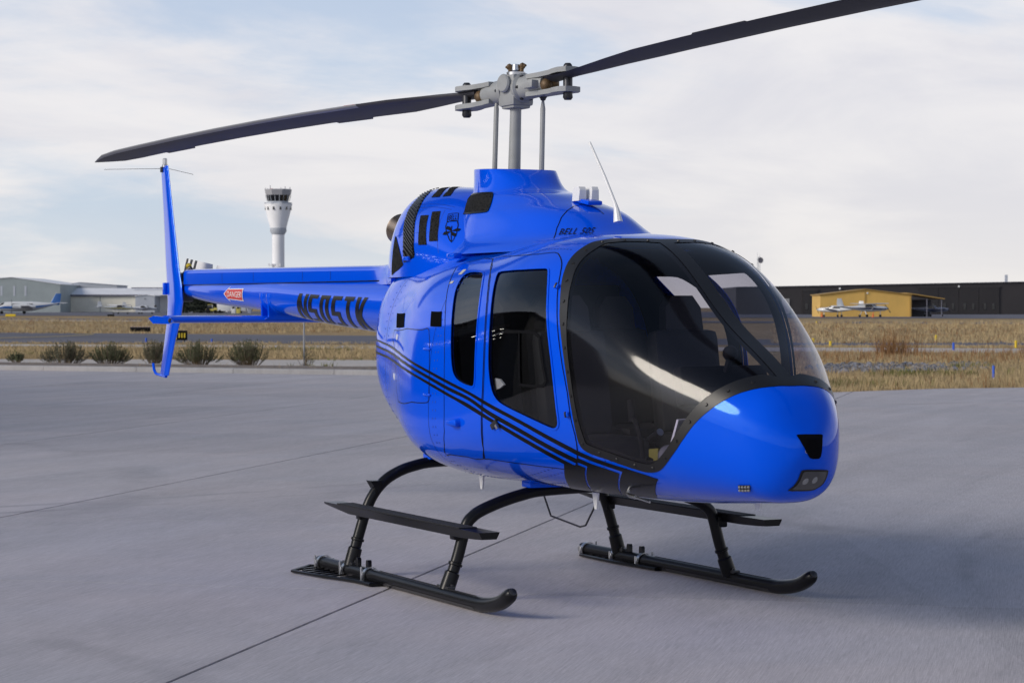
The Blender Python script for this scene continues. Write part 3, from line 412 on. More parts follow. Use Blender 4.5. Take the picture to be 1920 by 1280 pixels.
def band(name,m,yl,yr,z,u0=-900,u1=2900,par=None,steps=40):
    """strip of ground between picture rows; yl=(near,far) at u=0, yr at u=1920; laid on the terrain"""
    H=CAM[2]-z
    def gp(u,y): d=H*FPX/(y-576.6); return np.array([(u-960)/FPX*d,d])
    A0,A1=gp(0,yl[0]),gp(1920,yr[0]); B0,B1=gp(0,yl[1]),gp(1920,yr[1]); V=[]
    for i in range(steps+1):
        t=(u0+(u1-u0)*i/steps)/1920
        for P0,P1 in((A0,A1),(B0,B1)):
            p=P0+(P1-P0)*t; V.append(wp(p[0],p[1],z if z>.2 else float(hgt(p[0],p[1]))+(z+.03)))
    o=mesh(name,V,[(2*i,2*i+2,2*i+3,2*i+1) for i in range(steps)],m,par,True)
    if par is None: o['kind']='structure'
    return o
band('taxiway',M_asph,(642,623),(648,640),-.018)
band('taxiway_shoulder',M_path,(649,645),(661.5,653),-.018)
band('service_path',M_path,(685,673),(690,678),-.018,-900,1150)
band('access_road',M_asph,(599.3,596),(607.5,604),.425)
band('access_road_edge',M_path,(601.2,599.6),(609.2,607.8),.425,-900,380)
band('hangar_apron',M_asph,(591.5,583),(597,585),.44)
SJ=2.5
def kerb_d(s): return 60-.47*(s+3.5)
def edge_d(s): return 48+.85*(s-6.6) if s<9 else 50.04+.35*(s-9)
def apron():
    L=[(-70,-60),(-70,kerb_d(-70))]; poly=[(-80,-60),(-80,kerb_d(-80)),(SJ,kerb_d(SJ)),(SJ,edge_d(SJ)),(9,edge_d(9)),(70,edge_d(70)),(70,-60)]
    ap=mesh('apron',[wp(s,d,-.022) for s,d in poly],[tuple(range(len(poly)))[::-1]],M_seal,None,False,kind='structure')
    D1=np.array([math.cos(LANE),math.sin(LANE)]); D2=np.array([-math.sin(LANE),math.cos(LANE)])
    def clip(P,n,c):
        o=[]
        for a,b in zip(P,P[1:]+P[:1]):
            fa,fb=a@n-c,b@n-c
            if fa<=0: o.append(a)
            if (fa<0)!=(fb<0) and fa!=fb: o.append(a+(b-a)*fa/(fa-fb))
        return o
    W2=4.47; L1=4.2; rest=MB(); cnt=0
    def hp(p0,p1):         # half-plane left-behind of line p0->p1 given in (s,d)
        a=np.array(wp(*p0)[:2]);b=np.array(wp(*p1)[:2]);t=b-a;n=np.array([-t[1],t[0]]);n/=np.linalg.norm(n);n=n if n@F2[:2]>0 else -n;return n,a@n
    kn=hp((-20,kerb_d(-20)),(2,kerb_d(2))); e1=hp((3,edge_d(3)),(8.9,edge_d(8.9))); e2=hp((9,edge_d(9)),(40,edge_d(40)))
    jr=RGT[:2]; jc=CAM[:2]@jr+SJ; j9=CAM[:2]@jr+9
    for i in range(-16,18):
        for j in range(-14,24):
            a0,a1=.60+i*W2+.012,.60+(i+1)*W2-.012; c0,c1=-.97+j*L1+.0045,-.97+(j+1)*L1-.0045
            P=[D2*a+D1*c for a,c in((a0,c0),(a1,c0),(a1,c1),(a0,c1))]
            for part in range(3):
                Q=P
                if part==0: Q=clip(Q,jr,jc); Q=clip(Q,*kn) if len(Q)>2 else []
                elif part==1: Q=clip(Q,-jr,-jc); Q=clip(Q,jr,j9) if len(Q)>2 else []; Q=clip(Q,*e1) if len(Q)>2 else []
                else: Q=clip(Q,-jr,-j9); Q=clip(Q,*e2) if len(Q)>2 else []
                if len(Q)<3: continue
                c=sum(Q)/len(Q); s,d=sd(*c)
                if abs(s)>75 or d<-55: continue
                ar=.5*sum(a[0]*b[1]-a[1]*b[0] for a,b in zip(Q,Q[1:]+Q[:1]))
                if ar<0: Q=Q[::-1]
                n=len(Q); V=[(q[0],q[1],0.) for q in Q]+[(q[0],q[1],-.02) for q in Q]; Fc=[tuple(range(n))]+[(k,k+n,(k+1)%n+n,(k+1)%n) for k in range(n)]
                if d>4 and abs(s)<.235*d+3.5 and cnt<290: mesh('slab',V,Fc,M_conc,ap,False); cnt+=1
                else: rest.add(V,Fc)
    if rest.V: o=rest.build('slab_field',M_conc,ap,False,None); o['kind']='stuff'
    return ap
apron()
def kerb():
    root=empty('kerb'); root['kind']='structure'; a,b=-46.,SJ; t=np.array([1,-.47]); t/=np.linalg.norm(t); n=np.array([-t[1],t[0]]); 
    if n[1]<0: n=-n
    L=(b-a)/t[0]; k=0; x=0.
    while x<L-.1:
        e=min(x+3.05,L); p0=np.array([a,kerb_d(a)])+t*(x+.006); p1=np.array([a,kerb_d(a)])+t*(e-.006)
        prof=[(0,-.02),(.015,.10),(.03,.125),(.06,.135),(.30,.135),(.30,-.02)]
        V=[wp(*(q+n*o),z) for q in(p0,p1) for o,z in prof]; m=len(prof)
        mesh('kerb_stone',V,[(i,i+1,i+1+m,i+m) for i in range(m-1)]+[tuple(range(m))[::-1],tuple(range(m,2*m))],M_kerb,root,False); x=e
    V=[]
    for i in range(41):
        q=np.array([a,kerb_d(a)])+t*L*i/40
        for o in(.30,1.2,2.6,5.0): V.append(wp(*(q+n*o),.12+.05*math.sin(o)-.03*(o>4)*5*1.0 if o<4 else -.02))
    mesh('planting_bed',V,[(i*4+k,(i+1)*4+k,(i+1)*4+k+1,i*4+k+1) for i in range(40) for k in range(3)],M_mulch,None,True,kind='structure')
kerb()
SGN=-1
# ================================================================ helicopter materials
M_blue=mat('blue_paint',(.0,.080,.75),.09,coat=.30,coat_rough=.03,spec=.45,bump=(2.2,.05,.02)); M_blue.node_tree.nodes['Principled BSDF'].inputs['Specular Tint'].default_value=(.12,.50,1.,1)
M_rivet=mat('rivet_blue',(.0,.03,.30),.4,spec=.3)
M_black=mat('black_gloss',(.005,.005,.006),.25,spec=.15)
M_satin=mat('black_satin',(.008,.008,.009),.42,bump=(60,.1,.002))
M_rubber=mat('black_powdercoat',(.006,.006,.007),.30,spec=.25)
M_tread=mat('grip_tread',(.014,.014,.015),.85,bump=(300,.6,.003))
M_hub=mat('hub_grey',(.30,.31,.31),.42,noise=(9,.08,3))
M_steel=mat('steel',(.55,.55,.56),.28,metal=1.)
M_dsteel=mat('dark_steel',(.05,.05,.055),.35,metal=.6)
M_brass=mat('oily_brass',(.12,.075,.035),.55,metal=.3,noise=(30,.4,3))
M_exh=mat('heated_steel',(.30,.24,.19),.33,metal=1.,noise=(6,.3,4))
M_blade_b=mat('blade_grey',(.045,.043,.05),.5,noise=(2,.15,3)); M_blade_l=mat('blade_edge',(.33,.33,.34),.4,metal=.5)
M_white=mat('white_plastic',(.75,.75,.74),.35); M_red=mat('label_red',(.55,.03,.025),.4); M_yel=mat('yellow_plastic',(.6,.45,.03),.5)
M_int=mat('cabin_lining_black',(.006,.006,.007),.8,spec=.2); M_seat=mat('seat_leather',(.010,.010,.012),.6,bump=(40,.3,.004))
M_glass=glass_mat('windshield_acrylic',(.72,.70,.80),.78,.10); M_glass2=glass_mat('window_acrylic',(.60,.61,.63),1.); M_lens=glass_mat('lens_acrylic',(.8,.8,.82),1.2)
def mesh_grille(nt,b):
    k=NT(nt); c=nt.nodes.new('ShaderNodeTexVoronoi'); c.inputs['Scale'].default_value=70; nt.links.new(k.tc.outputs['Object'],c.inputs['Vector'])
    nt.links.new(k.mix(k.ramp(c.outputs['Distance'],.25,.45),(.0,.0,.0),(.02,.02,.02)),b.inputs['Base Color'])
M_grille=node_mat('wire_mesh',mesh_grille,.7,.04)
M_amber=mat('led_glass',(.22,.22,.23),.15,coat=.6)
Uo=lambda L:[(math.sqrt(max(XN-x,1e-6)),t) for x,t in L]
mir=lambda L:[(u,PI-t) for u,t in L][::-1]
HELI=empty('helicopter',(0,0,0),0,'glossy royal blue light helicopter with black side stripes parked on skids','helicopter')
def post_edge(side):                               # edge of the windscreen centre post
    o=[]
    for x in np.linspace(3.20,1.965,16):
        U=math.sqrt(XN-x); o.append((U,math.atan2(float(fT(U)-fC(U)),.045)))
    return o
def fuselage():
    outer=Uo(OUT['wind_outer']); outer[0]=(math.sqrt(XN-1.885),PI/2); outer[-1]=(math.sqrt(XN-3.2735),1.4918); outer.append((math.sqrt(XN-3.2735),PI/2))
    frame=outer+mir(outer)[1:-1]
    inn=Uo(OUT['wind_inner']); pane=inn[2:-2]+post_edge(0)
    reg={'frame':frame,'pane_s':pane,'pane_p':mir(pane)}
    for k in('front_door','rear_door','front_window','rear_window'): reg[k+'_s']=Uo(OUT[k]); reg[k+'_p']=mir(Uo(OUT[k]))
    reg={k:dens(v,(.02,.03)) for k,v in reg.items()}
    U0,U1=.035,math.sqrt(XN+2.3); T0,T1=-PI/2,1.5*PI
    gu=np.concatenate([np.arange(U0,.5,.016),np.arange(.5,U1,.022)]); gt=np.linspace(T0,T1,181)
    rect=[[(U0,t) for t in gt]+[(u,T1) for u in gu[1:]]+[(U1,T1)]+[(U1,t) for t in gt[::-1][1:]]+[(u,T0) for u in gu[::-1]]]
    rect=[np.array(rect[0][:-1])]
    g=np.array([(u,t) for u in gu[1:] for t in gt[1:-1]])
    near=np.zeros(len(g),bool)
    for L in reg.values():
        for p in L: near|=(np.abs(g[:,0]-p[0])<.006)&(np.abs(g[:,1]-p[1])<.009)
    V,T=cdt(rect+list(reg.values()),g[~near],1e-6)
    C=V[T].mean(1); ins={k:inside(C,[L]) for k,L in reg.items()}
    lab=np.full(len(T),'fuselage',object)
    lab[ins['frame']]='frame'
    for sd_ in 'sp':
        for k in('rear_door','front_door'): lab[ins[k+'_'+sd_]&(lab=='fuselage')]=k+'_'+sd_
        for k in('rear_window','front_window'): lab[ins[k+'_'+sd_]]=k+'_'+sd_
        lab[ins['pane_'+sd_]]='pane_'+sd_
    S=body(V[:,0],V[:,1]); N=surf_normals(body,V[:,0],V[:,1])
    if np.mean(np.sum(N*(S-np.array([1,0,1.3])),1))<0: N=-N
    fl=np.sum(np.cross(S[T[:,1]]-S[T[:,0]],S[T[:,2]]-S[T[:,0]])*N[T].mean(1),1)<0; T[fl]=T[fl][:,::-1]
    def sub(name,key,m,par,off=0.,sel=None):
        q=T[(lab==key) if sel is None else sel]; ids,inv=np.unique(q,return_inverse=True); inv=inv.reshape(q.shape)
        return mesh(name,S[ids]+N[ids]*off,inv,m,par,True,normals=N[ids])
    P={}
    P['fuselage']=sub('fuselage','fuselage',M_blue,HELI)
    P['frame']=sub('windshield_frame','frame',M_satin,HELI,.003)
    for s in 'sp':
        P['pane_'+s]=sub('windshield_pane','pane_'+s,M_glass,HELI)
        for k in('front','rear'):
            P[k+s]=sub('door',k+'_door_'+s,M_blue,HELI,.0015); P[k+'w'+s]=sub('window_pane',k+'_window_'+s,M_glass2,P[k+s],-.004)
            P[k+s]['label']=k+' cabin door with dark window'
    opaque=np.array([not(l.startswith('pane') or 'window' in l) for l in lab])&(C[:,0]<1.78)
    q=T[opaque][:,::-1]; ids,inv=np.unique(q,return_inverse=True); mesh('cabin_lining',S[ids]-N[ids]*.03,inv.reshape(q.shape),M_int,HELI,True)
    b=MB(); b.ball((XN-.012,0,float(fC(.02))+.03),.03,8,(.3,1,1)); b.build('nose_cap',M_blue,P['fuselage'])
    return P,reg
PARTS,REG=fuselage(); FUS=PARTS['fuselage']
# window surrounds and door seams
for s,sd_ in(('s',0),('p',1)):
    f=(lambda L:mir(L)) if sd_ else (lambda L:L)
    for k in('front','rear'):
        strip('door_seam',f(Uo(OUT[k+'_door'])),body,.006,.003,M_black,PARTS[k+s],True)
        strip('window_seal',f(Uo(OUT[k+'_window'])),body,.012,.002,M_blue,PARTS[k+s],True,h=.004)
def bnorm(U,t):
    N=surf_normals(body,np.array([U]),np.array([t]))[0]; P=body(np.array([U]),np.array([t]))[0]
    return P,(N if N@(P-np.array([1.,0,1.3]))>0 else -N)
# three stripes with their black sill panels
for k in range(3): conform('stripe',[Uo(OUT['stripe%d'%k])],body,(.03,.04),.0028,M_black,FUS,SGN)
for k in range(3): conform('stripe',[mir(Uo(OUT['stripe%d'%k]))],body,(.03,.04),.0028,M_black,FUS,SGN)
for k in('square_a','square_b'): conform('baggage_vent',[Uo(OUT[k])],body,(.02,.02),.0025,mat('vent_black',(.001,.001,.001),.8,spec=.05),FUS,SGN)
strip('baggage_door_seam',Uo(OUT['aft_panel']),body,.005,.002,M_black,FUS,True)
for xs in ((-.55,),(.62,)):
    strip('panel_seam',[(math.sqrt(XN-xs[0]),t) for t in np.linspace(-.95,1.1,30)],body,.003,.0015,M_black,FUS)
nose=lambda y,z: np.stack([nose_x(y,z),y,z],-1)
conform('nose_vent',[OUT['nose_vent']],nose,(.015,.015),.004,mat('nose_vent_black',(.002,.002,.003),.9,spec=.1),FUS,1)
LL=np.array(OUT['landing_lens']); cc=LL.mean(0)
conform('landing_light_surround',[LL],nose,(.015,.015),.004,M_satin,FUS,1)
lens=conform('landing_light_lens',[cc+(LL-cc)*.84],nose,(.015,.015),.007,mat('lens_grey',(.05,.05,.055),.12,coat=1.),FUS,1)
b=MB(); 
for dy,dz in((-.02,0),(.035,.004)):
    yy=cc[0]+dy-.02; zz=cc[1]+dz; x=float(nose_x(np.array(yy),np.array(zz))); b.lathe([(.0,-.004),(.019,.004),(.022,.008),(.012,.011),(.0,.012)],(x-.003,yy,zz),(1,-.2,-.3),14)
b.build('landing_lamp',M_amber,lens)
led=conform('position_light',[Uo(OUT['led'])],body,(.02,.02),.006,M_dsteel,FUS,SGN)
b=MB()
for i in range(4):
    for j in range(2):
        a=np.array(Uo(OUT['led'])); q=a[0]*(1-(i+.5)/4)+a[1]*((i+.5)/4); r=a[3]*(1-(i+.5)/4)+a[2]*((i+.5)/4); c=q*(1-(j+.5)/2)+r*((j+.5)/2); P,N=bnorm(*c); b.ball(P+N*.008,.008,6)
b.build('light_cell',M_amber,led)
# screws round the windshield, rivets along the frames
scr=MB(); 
def walk(L,step,inset=None):
    L=np.asarray(L); S=body(L[:,0],L[:,1]); d=np.concatenate([[0],np.cumsum(np.linalg.norm(np.diff(S,axis=0),axis=1))]); n=int(d[-1]/step)
    return [(np.interp(k*step+step/2,d,L[:,0]),np.interp(k*step+step/2,d,L[:,1])) for k in range(n)]
o_=np.array(Uo(OUT['wind_outer'])); i_=np.array(Uo(OUT['wind_inner'])); n_=min(len(o_),len(i_)); tt=np.linspace(0,1,90)
rs1=lambda A:np.stack([np.interp(tt,np.linspace(0,1,len(A)),A[:,k]) for k in(0,1)],1)
midl=rs1(o_)*.5+rs1(i_)*.5
SC=bpy.data.meshes.new('screw'); bm=bmesh.new(); bmesh.ops.create_cone(bm,segments=8,radius1=.0105,radius2=.007,depth=.007,cap_ends=True); bm.to_mesh(SC); bm.free(); SC.materials.append(M_satin)
for s in(0,1):
    for (U,t) in walk(midl,.135):
        P,N=bnorm(U,PI-t if s else t); o=link('screw',SC,PARTS['frame']); o.location=P+N*.006; o.rotation_euler=Vector(N).to_track_quat('Z','Y').to_euler()
rv=MB()
def rivets(curve,step=.05,r=.007):
    for (U,t) in walk(curve,step):
        P,N=bnorm(U,t); a=Vector(N).orthogonal().normalized(); c=Vector(N).cross(a); Q=[Vector(P)+(a*math.cos(k*PI/2.5)+c*math.sin(k*PI/2.5))*r for k in range(5)]; rv.add([tuple(q) for q in Q]+[tuple(Vector(P)+Vector(N)*.0026)],[(k,(k+1)%5,5) for k in range(5)])
ux=lambda x:math.sqrt(XN-x)
for th in(-.62,-.68,-.80,-.86,-1.0): rivets([(ux(x),th) for x in np.linspace(2.5,-.6,40)])
for x in(.68,.72,-.5,-.6,-.95): rivets([(ux(x),t) for t in np.linspace(-1.2,1.0,40)])
for th in(.98,): rivets([(ux(x),th) for x in np.linspace(1.8,.9,20)],.03)
rivets([(u+.006,t) for u,t in Uo(OUT['wind_outer'])][40:],.1,.006)
rv.build('rivet_rows',M_rivet,FUS,True,None,kind='stuff')
# hinges, handle, filler cap, latches, pitot, drain masts
def box_on(name,key,size,m,par,off=.0,rot=0.,bev=.006,ut=None):
    U,t=ut if ut else Uo(OUT[key])[0]; P,N=bnorm(U,t); q=Vector(N).to_track_quat('Z','X').to_matrix(); b=MB(); b.box((0,0,off),size,rz=rot,bev=bev); M=Matrix.Rotation(0,3,'Z')
    X=Vector((1,0,0))-Vector(N)*N[0]; X.normalize(); Y=Vector(N).cross(X)
    V=[Vector(P)+X*v[0]+Y*v[1]+Vector(N)*v[2] for v in b.V]; return mesh(name,V,b.F,m,par,True,auto=35)
for k in('p_hinge_a','p_hinge_b'):
    box_on('hinge',k,(.036,.026,.022),M_blue,PARTS['fronts'],.009); box_on('hinge_pin',k,(.011,.034,.014),M_dsteel,PARTS['fronts'],.02)
box_on('door_handle','p_handle',(.075,.035,.014),M_dsteel,PARTS['fronts'],.01,.5); box_on('door_lock','p_handle',(.02,.03,.02),M_steel,PARTS['fronts'],.016,.5,ut=(Uo(OUT['p_handle'])[0][0]-.012,Uo(OUT['p_handle'])[0][1]-.02))
U,t=Uo(OUT['p_cap'])[0]; P,N=bnorm(U,t); b=MB(); b.tube([P-N*.02,P+N*.02,P+N*.03+np.array([-.03,0,0]),P+N*.035+np.array([-.08,0,.0])],[.03,.026,.022,.014],12); b.build('static_port',M_blue,FUS)
for k in('p_latch1','p_latch2'): box_on('baggage_latch',k,(.10,.014,.012),M_blue,FUS,.006); 
for du,dt_ in((.25,.115),(.25,-.20)):
    u0,t0=Uo(OUT['p_latch1'])[0]
    for e in(0,.025): box_on('latch_pin','p_latch1',(.014,.035,.008),M_white,FUS,.003,0,.002,ut=(u0+du*.8+e*.3,t0+dt_-.14))
U,t=Uo(OUT['p_flag'])[0]; P,N=bnorm(U,t); b=MB(); d=np.array([1.,0,0]); b.tube([P-N*.01,P+N*.025,P+N*.035+d*.03,P+N*.04+d*.10],[.011,.011,.011,.011],10); b.tube([P+N*.04+d*.10,P+N*.055+d*.27],[.008,.006],10); b.build('pitot_tube',M_steel,FUS)
for (x,y,z0,z1) in((.05,-.28,.68,.575),(1.54,-.25,.655,.56),(2.75,.1,.68,.63)):
    b=MB(); b.prism([(0,0),(.07,0),(.055,1),(.03,1)],lambda a,c:(x+a,y-.006,z0+(z1-z0)*c),lambda a,c:(x+a,y+.006,z0+(z1-z0)*c)); b.build('belly_antenna',M_white,FUS,False)
b=MB(); b.tube([(1.56,-.25,.57),(1.45,-.25,.455),(1.38,-.25,.44),(1.0,-.25,.475),(.9,-.25,.60),(.88,-.25,.68)],.006,8); b.build('wire_antenna',M_dsteel,FUS)
box_on('fuel_label','p_cap',(.045,.016,.002),M_yel,FUS,.003,0,0,ut=(ux(.36),-.70)); box_on('door_placard','p_cap',(.05,.045,.002),mat('placard_grey',(.45,.45,.42),.5),FUS,.003,0,0,ut=(ux(.58),.93)); box_on('door_placard','p_cap',(.045,.02,.002),MATS['placard_grey'],FUS,.003,0,0,ut=(ux(.55),.85))
strip('vent_frame',Uo([(1.5655,.4117),(1.7751,.3748),(1.8622,.3585),(1.9079,.3258),(1.9302,.223),(1.9518,.1092),(1.9749,.0113),(1.9477,-.019),(1.8651,-.0041),(1.7463,.0327)]),body,.018,.0,M_black,PARTS['fronts'],False,h=.004)
strip('vent_frame',Uo([(1.7212,.3779),(1.7378,.2174),(1.7463,.0327)]),body,.01,.0,M_black,PARTS['fronts'],False,h=.005)
# ================================================================ roof fairing, engine cowling
def param_mesh(name,fn,ts,an,m,par,closed=True,ctr=(0,0,2.)):
    T,A=np.meshgrid(ts,an,indexing='ij'); S=fn(T,A); N=surf_normals(fn,T,A); n=len(an); S=S.reshape(-1,3); N=N.reshape(-1,3)
    if np.mean(np.sum(N*(S-np.array(ctr)),1))<0: N=-N
    Fc=[(i*n+k,i*n+(k+1)%n,(i+1)*n+(k+1)%n,(i+1)*n+k) for i in range(len(ts)-1) for k in range(n if closed else n-1)]
    a,b_,c,_=Fc[len(Fc)//2]
    if np.dot(np.cross(S[b_]-S[a],S[c]-S[a]),N[a])<0: Fc=[f[::-1] for f in Fc]
    return mesh(name,S,Fc,m,par,True,normals=N)
FAIR=param_mesh('mast_fairing',fairing,np.linspace(.12,1,70),np.linspace(-PI,PI,160,endpoint=False),M_blue,HELI)
b=MB(); rim=[fairing(np.full(80,1.),np.linspace(-PI,PI,80,endpoint=False))]; c0=rim[0].mean(0)
rings=[rim[0],c0+(rim[0]-c0)*np.array([.975,.96,1])+np.array([0,0,.004]),c0+(rim[0]-c0)*np.array([.95,.92,1])-np.array([0,0,.004]),c0+(rim[0]-c0)*np.array([.93,.9,1])-np.array([0,0,.12])]
b.loft([[tuple(p) for p in r] for r in rings],False); b.build('collar_lip',M_blue,FAIR)
b=MB(); b.add([tuple(c0+(p-c0)*np.array([.93,.9,1])-np.array([0,0,.1])) for p in rim[0]],[tuple(range(80))]); b.build('collar_floor',M_int,FAIR,False)
COWL=param_mesh('engine_cowling',cowl,np.linspace(0,1,60),np.linspace(0,PI,90),M_blue,HELI,False,(-.5,0,2))
b=MB(); e=cowl(np.full(40,1.),np.linspace(0,PI,40)); b.add([tuple(p) for p in e],[tuple(range(40))]); b.build('cowling_end',M_black,COWL,False)
sg=lambda fn,t,a,c:1 if surf_normals(fn,np.array([t]),np.array([a]))[0]@(fn(np.array([t]),np.array([a]))[0]-np.array(c))>0 else -1
SC_=sg(cowl,.4,.6,(-.5,0,2.)); SF_=sg(fairing,.4,-1.,(.3,0,2.))
band_=conform('louver_band',[OUT['band']],cowl,(.02,.05),.003,M_black,COWL,SC_)
# louvres across the band: one slat per step
bA=np.array(OUT['band']); half=len(bA)//2; e1=bA[:half]; e2=bA[half:][::-1]
q=np.linspace(0,1,60); r1=np.stack([np.interp(q,np.linspace(0,1,len(e1)),e1[:,k]) for k in(0,1)],1); r2=np.stack([np.interp(q,np.linspace(0,1,len(e2)),e2[:,k]) for k in(0,1)],1)
for i in range(6,56,2): strip('louver',[r1[i]*.93+r2[i]*.07,r1[i]*.5+r2[i]*.5,r1[i]*.07+r2[i]*.93],cowl,.007,.003,M_dsteel,COWL,False,SC_,h=.006)
for k in('slot_a','slot_b','top_a','top_b','rear_mesh'): conform('grille',[OUT[k]],cowl,(.015,.04),.003,M_grille,COWL,SC_)
conform('air_intake',[OUT['inlet']],fairing,(.02,.05),.003,M_grille,FAIR,SF_)
strip('intake_rim',OUT['inlet'],fairing,.012,.0,M_black,FAIR,True,SF_,h=.006)
strip('fairing_seam',OUT['seam'],fairing,.006,.002,M_black,FAIR,False,SF_)
def quad_map(fn,q):                                   # unit square -> curved quad (corners: bl, br, tr, tl) -> surface
    q=[np.array(p,float) for p in q]
    def f(a,b):
        a=np.asarray(a,float)[...,None]; b=np.asarray(b,float)[...,None]; p=q[0]*(1-a)*(1-b)+q[1]*a*(1-b)+q[2]*a*b+q[3]*(1-a)*b
        return fn(p[...,0],p[...,1])
    return f
m505=quad_map(fairing,OUT['text505']); o505=1 if surf_normals(m505,np.array([.5]),np.array([.5]))[0]@np.array([.4,-.8,.4])>0 else -1
conform('model_lettering',text_loops('BELL 505',.35,.022,1.05),m505,(.008,.08),.004,M_black,FAIR,o505)
eb=OUT['emblem_box']; mbox=quad_map(cowl,[eb[3],eb[2],eb[1],eb[0]]); oB=1 if surf_normals(mbox,np.array([.5]),np.array([.5]))[0]@np.array([0,-.8,.4])>0 else -1
conform('emblem_lettering',[l*np.array([.8,.62])+np.array([.1,.19]) for l in text_loops('BELL',.2,.0,1.)],mbox,(.03,.1),.004,M_black,COWL,oB)
strip('emblem_border',[eb[3],eb[2],eb[1],eb[0]],cowl,.005,.004,M_black,COWL,True,SC_)
sh=np.array(OUT['shield']); strip('emblem_border',sh,cowl,.006,.004,M_black,COWL,True,SC_)
sc=sh.mean(0); lo,hi=sh.min(0),sh.max(0); S2=np.array([hi[0]-lo[0],hi[1]-lo[1]])
top_=(sh[0]+sh[4])/2; bot_=sh[8]; strip('emblem_dragonfly',[top_,bot_],cowl,.006,.0045,M_black,COWL,False,SC_)
for sx in(-1,1):
    for sy in(-1,1):
        c_=top_*.66+bot_*.34; w_=[c_,c_+np.array([sx*.42*S2[0]*.5,sy*.19*S2[1]+.0]),c_+np.array([sx*.42*S2[0],sy*.20*S2[1]]),c_+np.array([sx*.42*S2[0]*.95,sy*.07*S2[1]])]
        conform('emblem_dragonfly',[np.array(w_)],cowl,(.02,.05),.0045,M_black,COWL,SC_)
rv=MB()
for i in range(34):
    for (t0,a0,t1,a1) in((.19,.55,.45,.55),(.225,.95,.36,.93),(.225,.90,.36,.88),(.345,.3,.33,.9),(.19,.3,.24,.86)):
        u=i/33; tq,aq=t0+(t1-t0)*u,a0+(a1-a0)*u; P=cowl(np.array([tq]),np.array([aq]))[0]; N=surf_normals(cowl,np.array([tq]),np.array([aq]),SC_)[0]; a=Vector(N).orthogonal().normalized(); c=Vector(N).cross(a)
        rv.add([tuple(Vector(P)+(a*math.cos(k*PI/2.5)+c*math.sin(k*PI/2.5))*.0042) for k in range(5)]+[tuple(Vector(P)+Vector(N)*.003)],[(k,(k+1)%5,5) for k in range(5)])
rv.build('rivet_rows',M_rivet,COWL,True,None,kind='stuff')
b=MB(); ax=Vector((-.95,-.12,.30)).normalized(); c=Vector((-1.52,0,2.20))
b.lathe([(.085,-.3),(.096,0),(.106,.28),(.110,.30),(.104,.298),(.095,.26),(.086,.0),(.075,-.2)],c,ax,28,False); b.build('exhaust_pipe',M_exh,HELI)
b=MB(); b.lathe([(.0,0),(.105,.0)],c+ax*.02,ax,24,False); b.build('exhaust_throat',M_int,bpy.data.objects['exhaust_pipe'])
for c_,d_ in(((-.58,-.50,2.05),(.10,.05,.03)),((.30,-.57,2.05),(.11,.06,.035))): b=MB(); b.box(c_,d_,bev=.01); b.build('roof_bracket',M_blue,HELI)
# antennas on the roof
for x,y in((.96,-.035),(.99,.035)): b=MB(); b.prism([(-.05,0),(.04,0),(.043,.065),(.03,.085),(-.048,.08)],lambda a,c:(x+a,y-.026+c*.08,2.375+c),lambda a,c:(x+a,y+.026-c*.04,2.375+c)); b.build('blade_antenna',M_white,FAIR,False)
b=MB(); b.box((1.0,.0,2.372),(.20,.10,.028),ry=.15,bev=.01); b.build('antenna_base',M_blue,FAIR)
b=MB(); b.tube([(1.57,-.10,2.225),(1.55,-.10,2.30),(1.53,-.10,2.335),(1.40,-.10,2.50),(1.215,-.10,2.71)],[.028,.017,.012,.010,.008],10); b.build('whip_antenna',M_white,FAIR)
# ================================================================ tail boom, fin, stabiliser, tail rotor
bx=np.array([-6.64,-5.8,-4.95,-4.2,-3.27,-2.42,-1.5]); br=np.array([.072,.103,.118,.139,.165,.186,.215]); bb=np.array([1.825,1.755,1.717,1.675,1.607,1.557,1.50])
fbr=spl(bx,br); fbb=spl(bx,bb)
def boom(x,th):
    r=fbr(x); zc=fbb(x)+r; return np.stack([x+0*th,-r*np.cos(th),zc+r*np.sin(th)],-1)
def boom_m(s,th): return boom(-s,th)
BOOM=param_mesh('tail_boom',boom_m,np.linspace(1.5,6.64,60),np.linspace(-PI,PI,64,endpoint=False),M_blue,HELI,True,(-4,0,1.75))
SB=sg(boom_m,3.,-.2,(-3.,0,1.77))
b=MB(); rings=[]
for x in np.linspace(-1.6,-6.62,24):
    zb_=float(fbb(x)+2*fbr(x))-.035; zt_=2.032+.008*(-x-2.4); w_=.098-.005*(-x-2); P=[(-w_,zb_),(-w_,zt_-.035),(-w_*.93,zt_-.015),(-w_*.75,zt_-.002),(-w_*.3,zt_+.006),(w_*.3,zt_+.006),(w_*.75,zt_-.002),(w_*.93,zt_-.015),(w_,zt_-.035),(w_,zb_)]
    fl=max(0.,1-(-x-1.6)/.55); rings.append([(x,y*(1+.9*fl**2),z+.05*fl**2*(z>1.99)) for y,z in P])
b.loft(rings); spine=b.build('drive_shaft_cover',M_blue,BOOM,True,50)
for x in(-3.0,-3.6,-4.75,-5.55): b=MB(); zt_=2.032+.008*(-x-2.4); w_=.098-.005*(-x-2); b.add([(x,-w_-.0012,1.94),(x+.005,-w_-.0012,1.94),(x+.005,-w_-.0012,zt_-.034),(x,-w_-.0012,zt_-.034)],[(0,1,2,3)]); b.build('cover_joint',M_black,BOOM,False)
b=MB(); b.add([(-1.9,-.105,1.925),(-6.6,-.086,1.932),(-6.6,-.086,1.926),(-1.9,-.105,1.917)],[(0,1,2,3)]); b.build('cover_seam',M_black,BOOM,False)
def letter_map(x0,x1,t0,t1,sh=0.):
    def f(a,bq): x=x0+(x1-x0)*a; return boom(x+0*bq,t0+(t1-t0)*bq)
    return f
ml=letter_map(-3.62,-2.02,-1.12,.36); oL=1 if surf_normals(ml,np.array([.5]),np.array([.6]))[0]@np.array([0,-1,0])>0 else -1
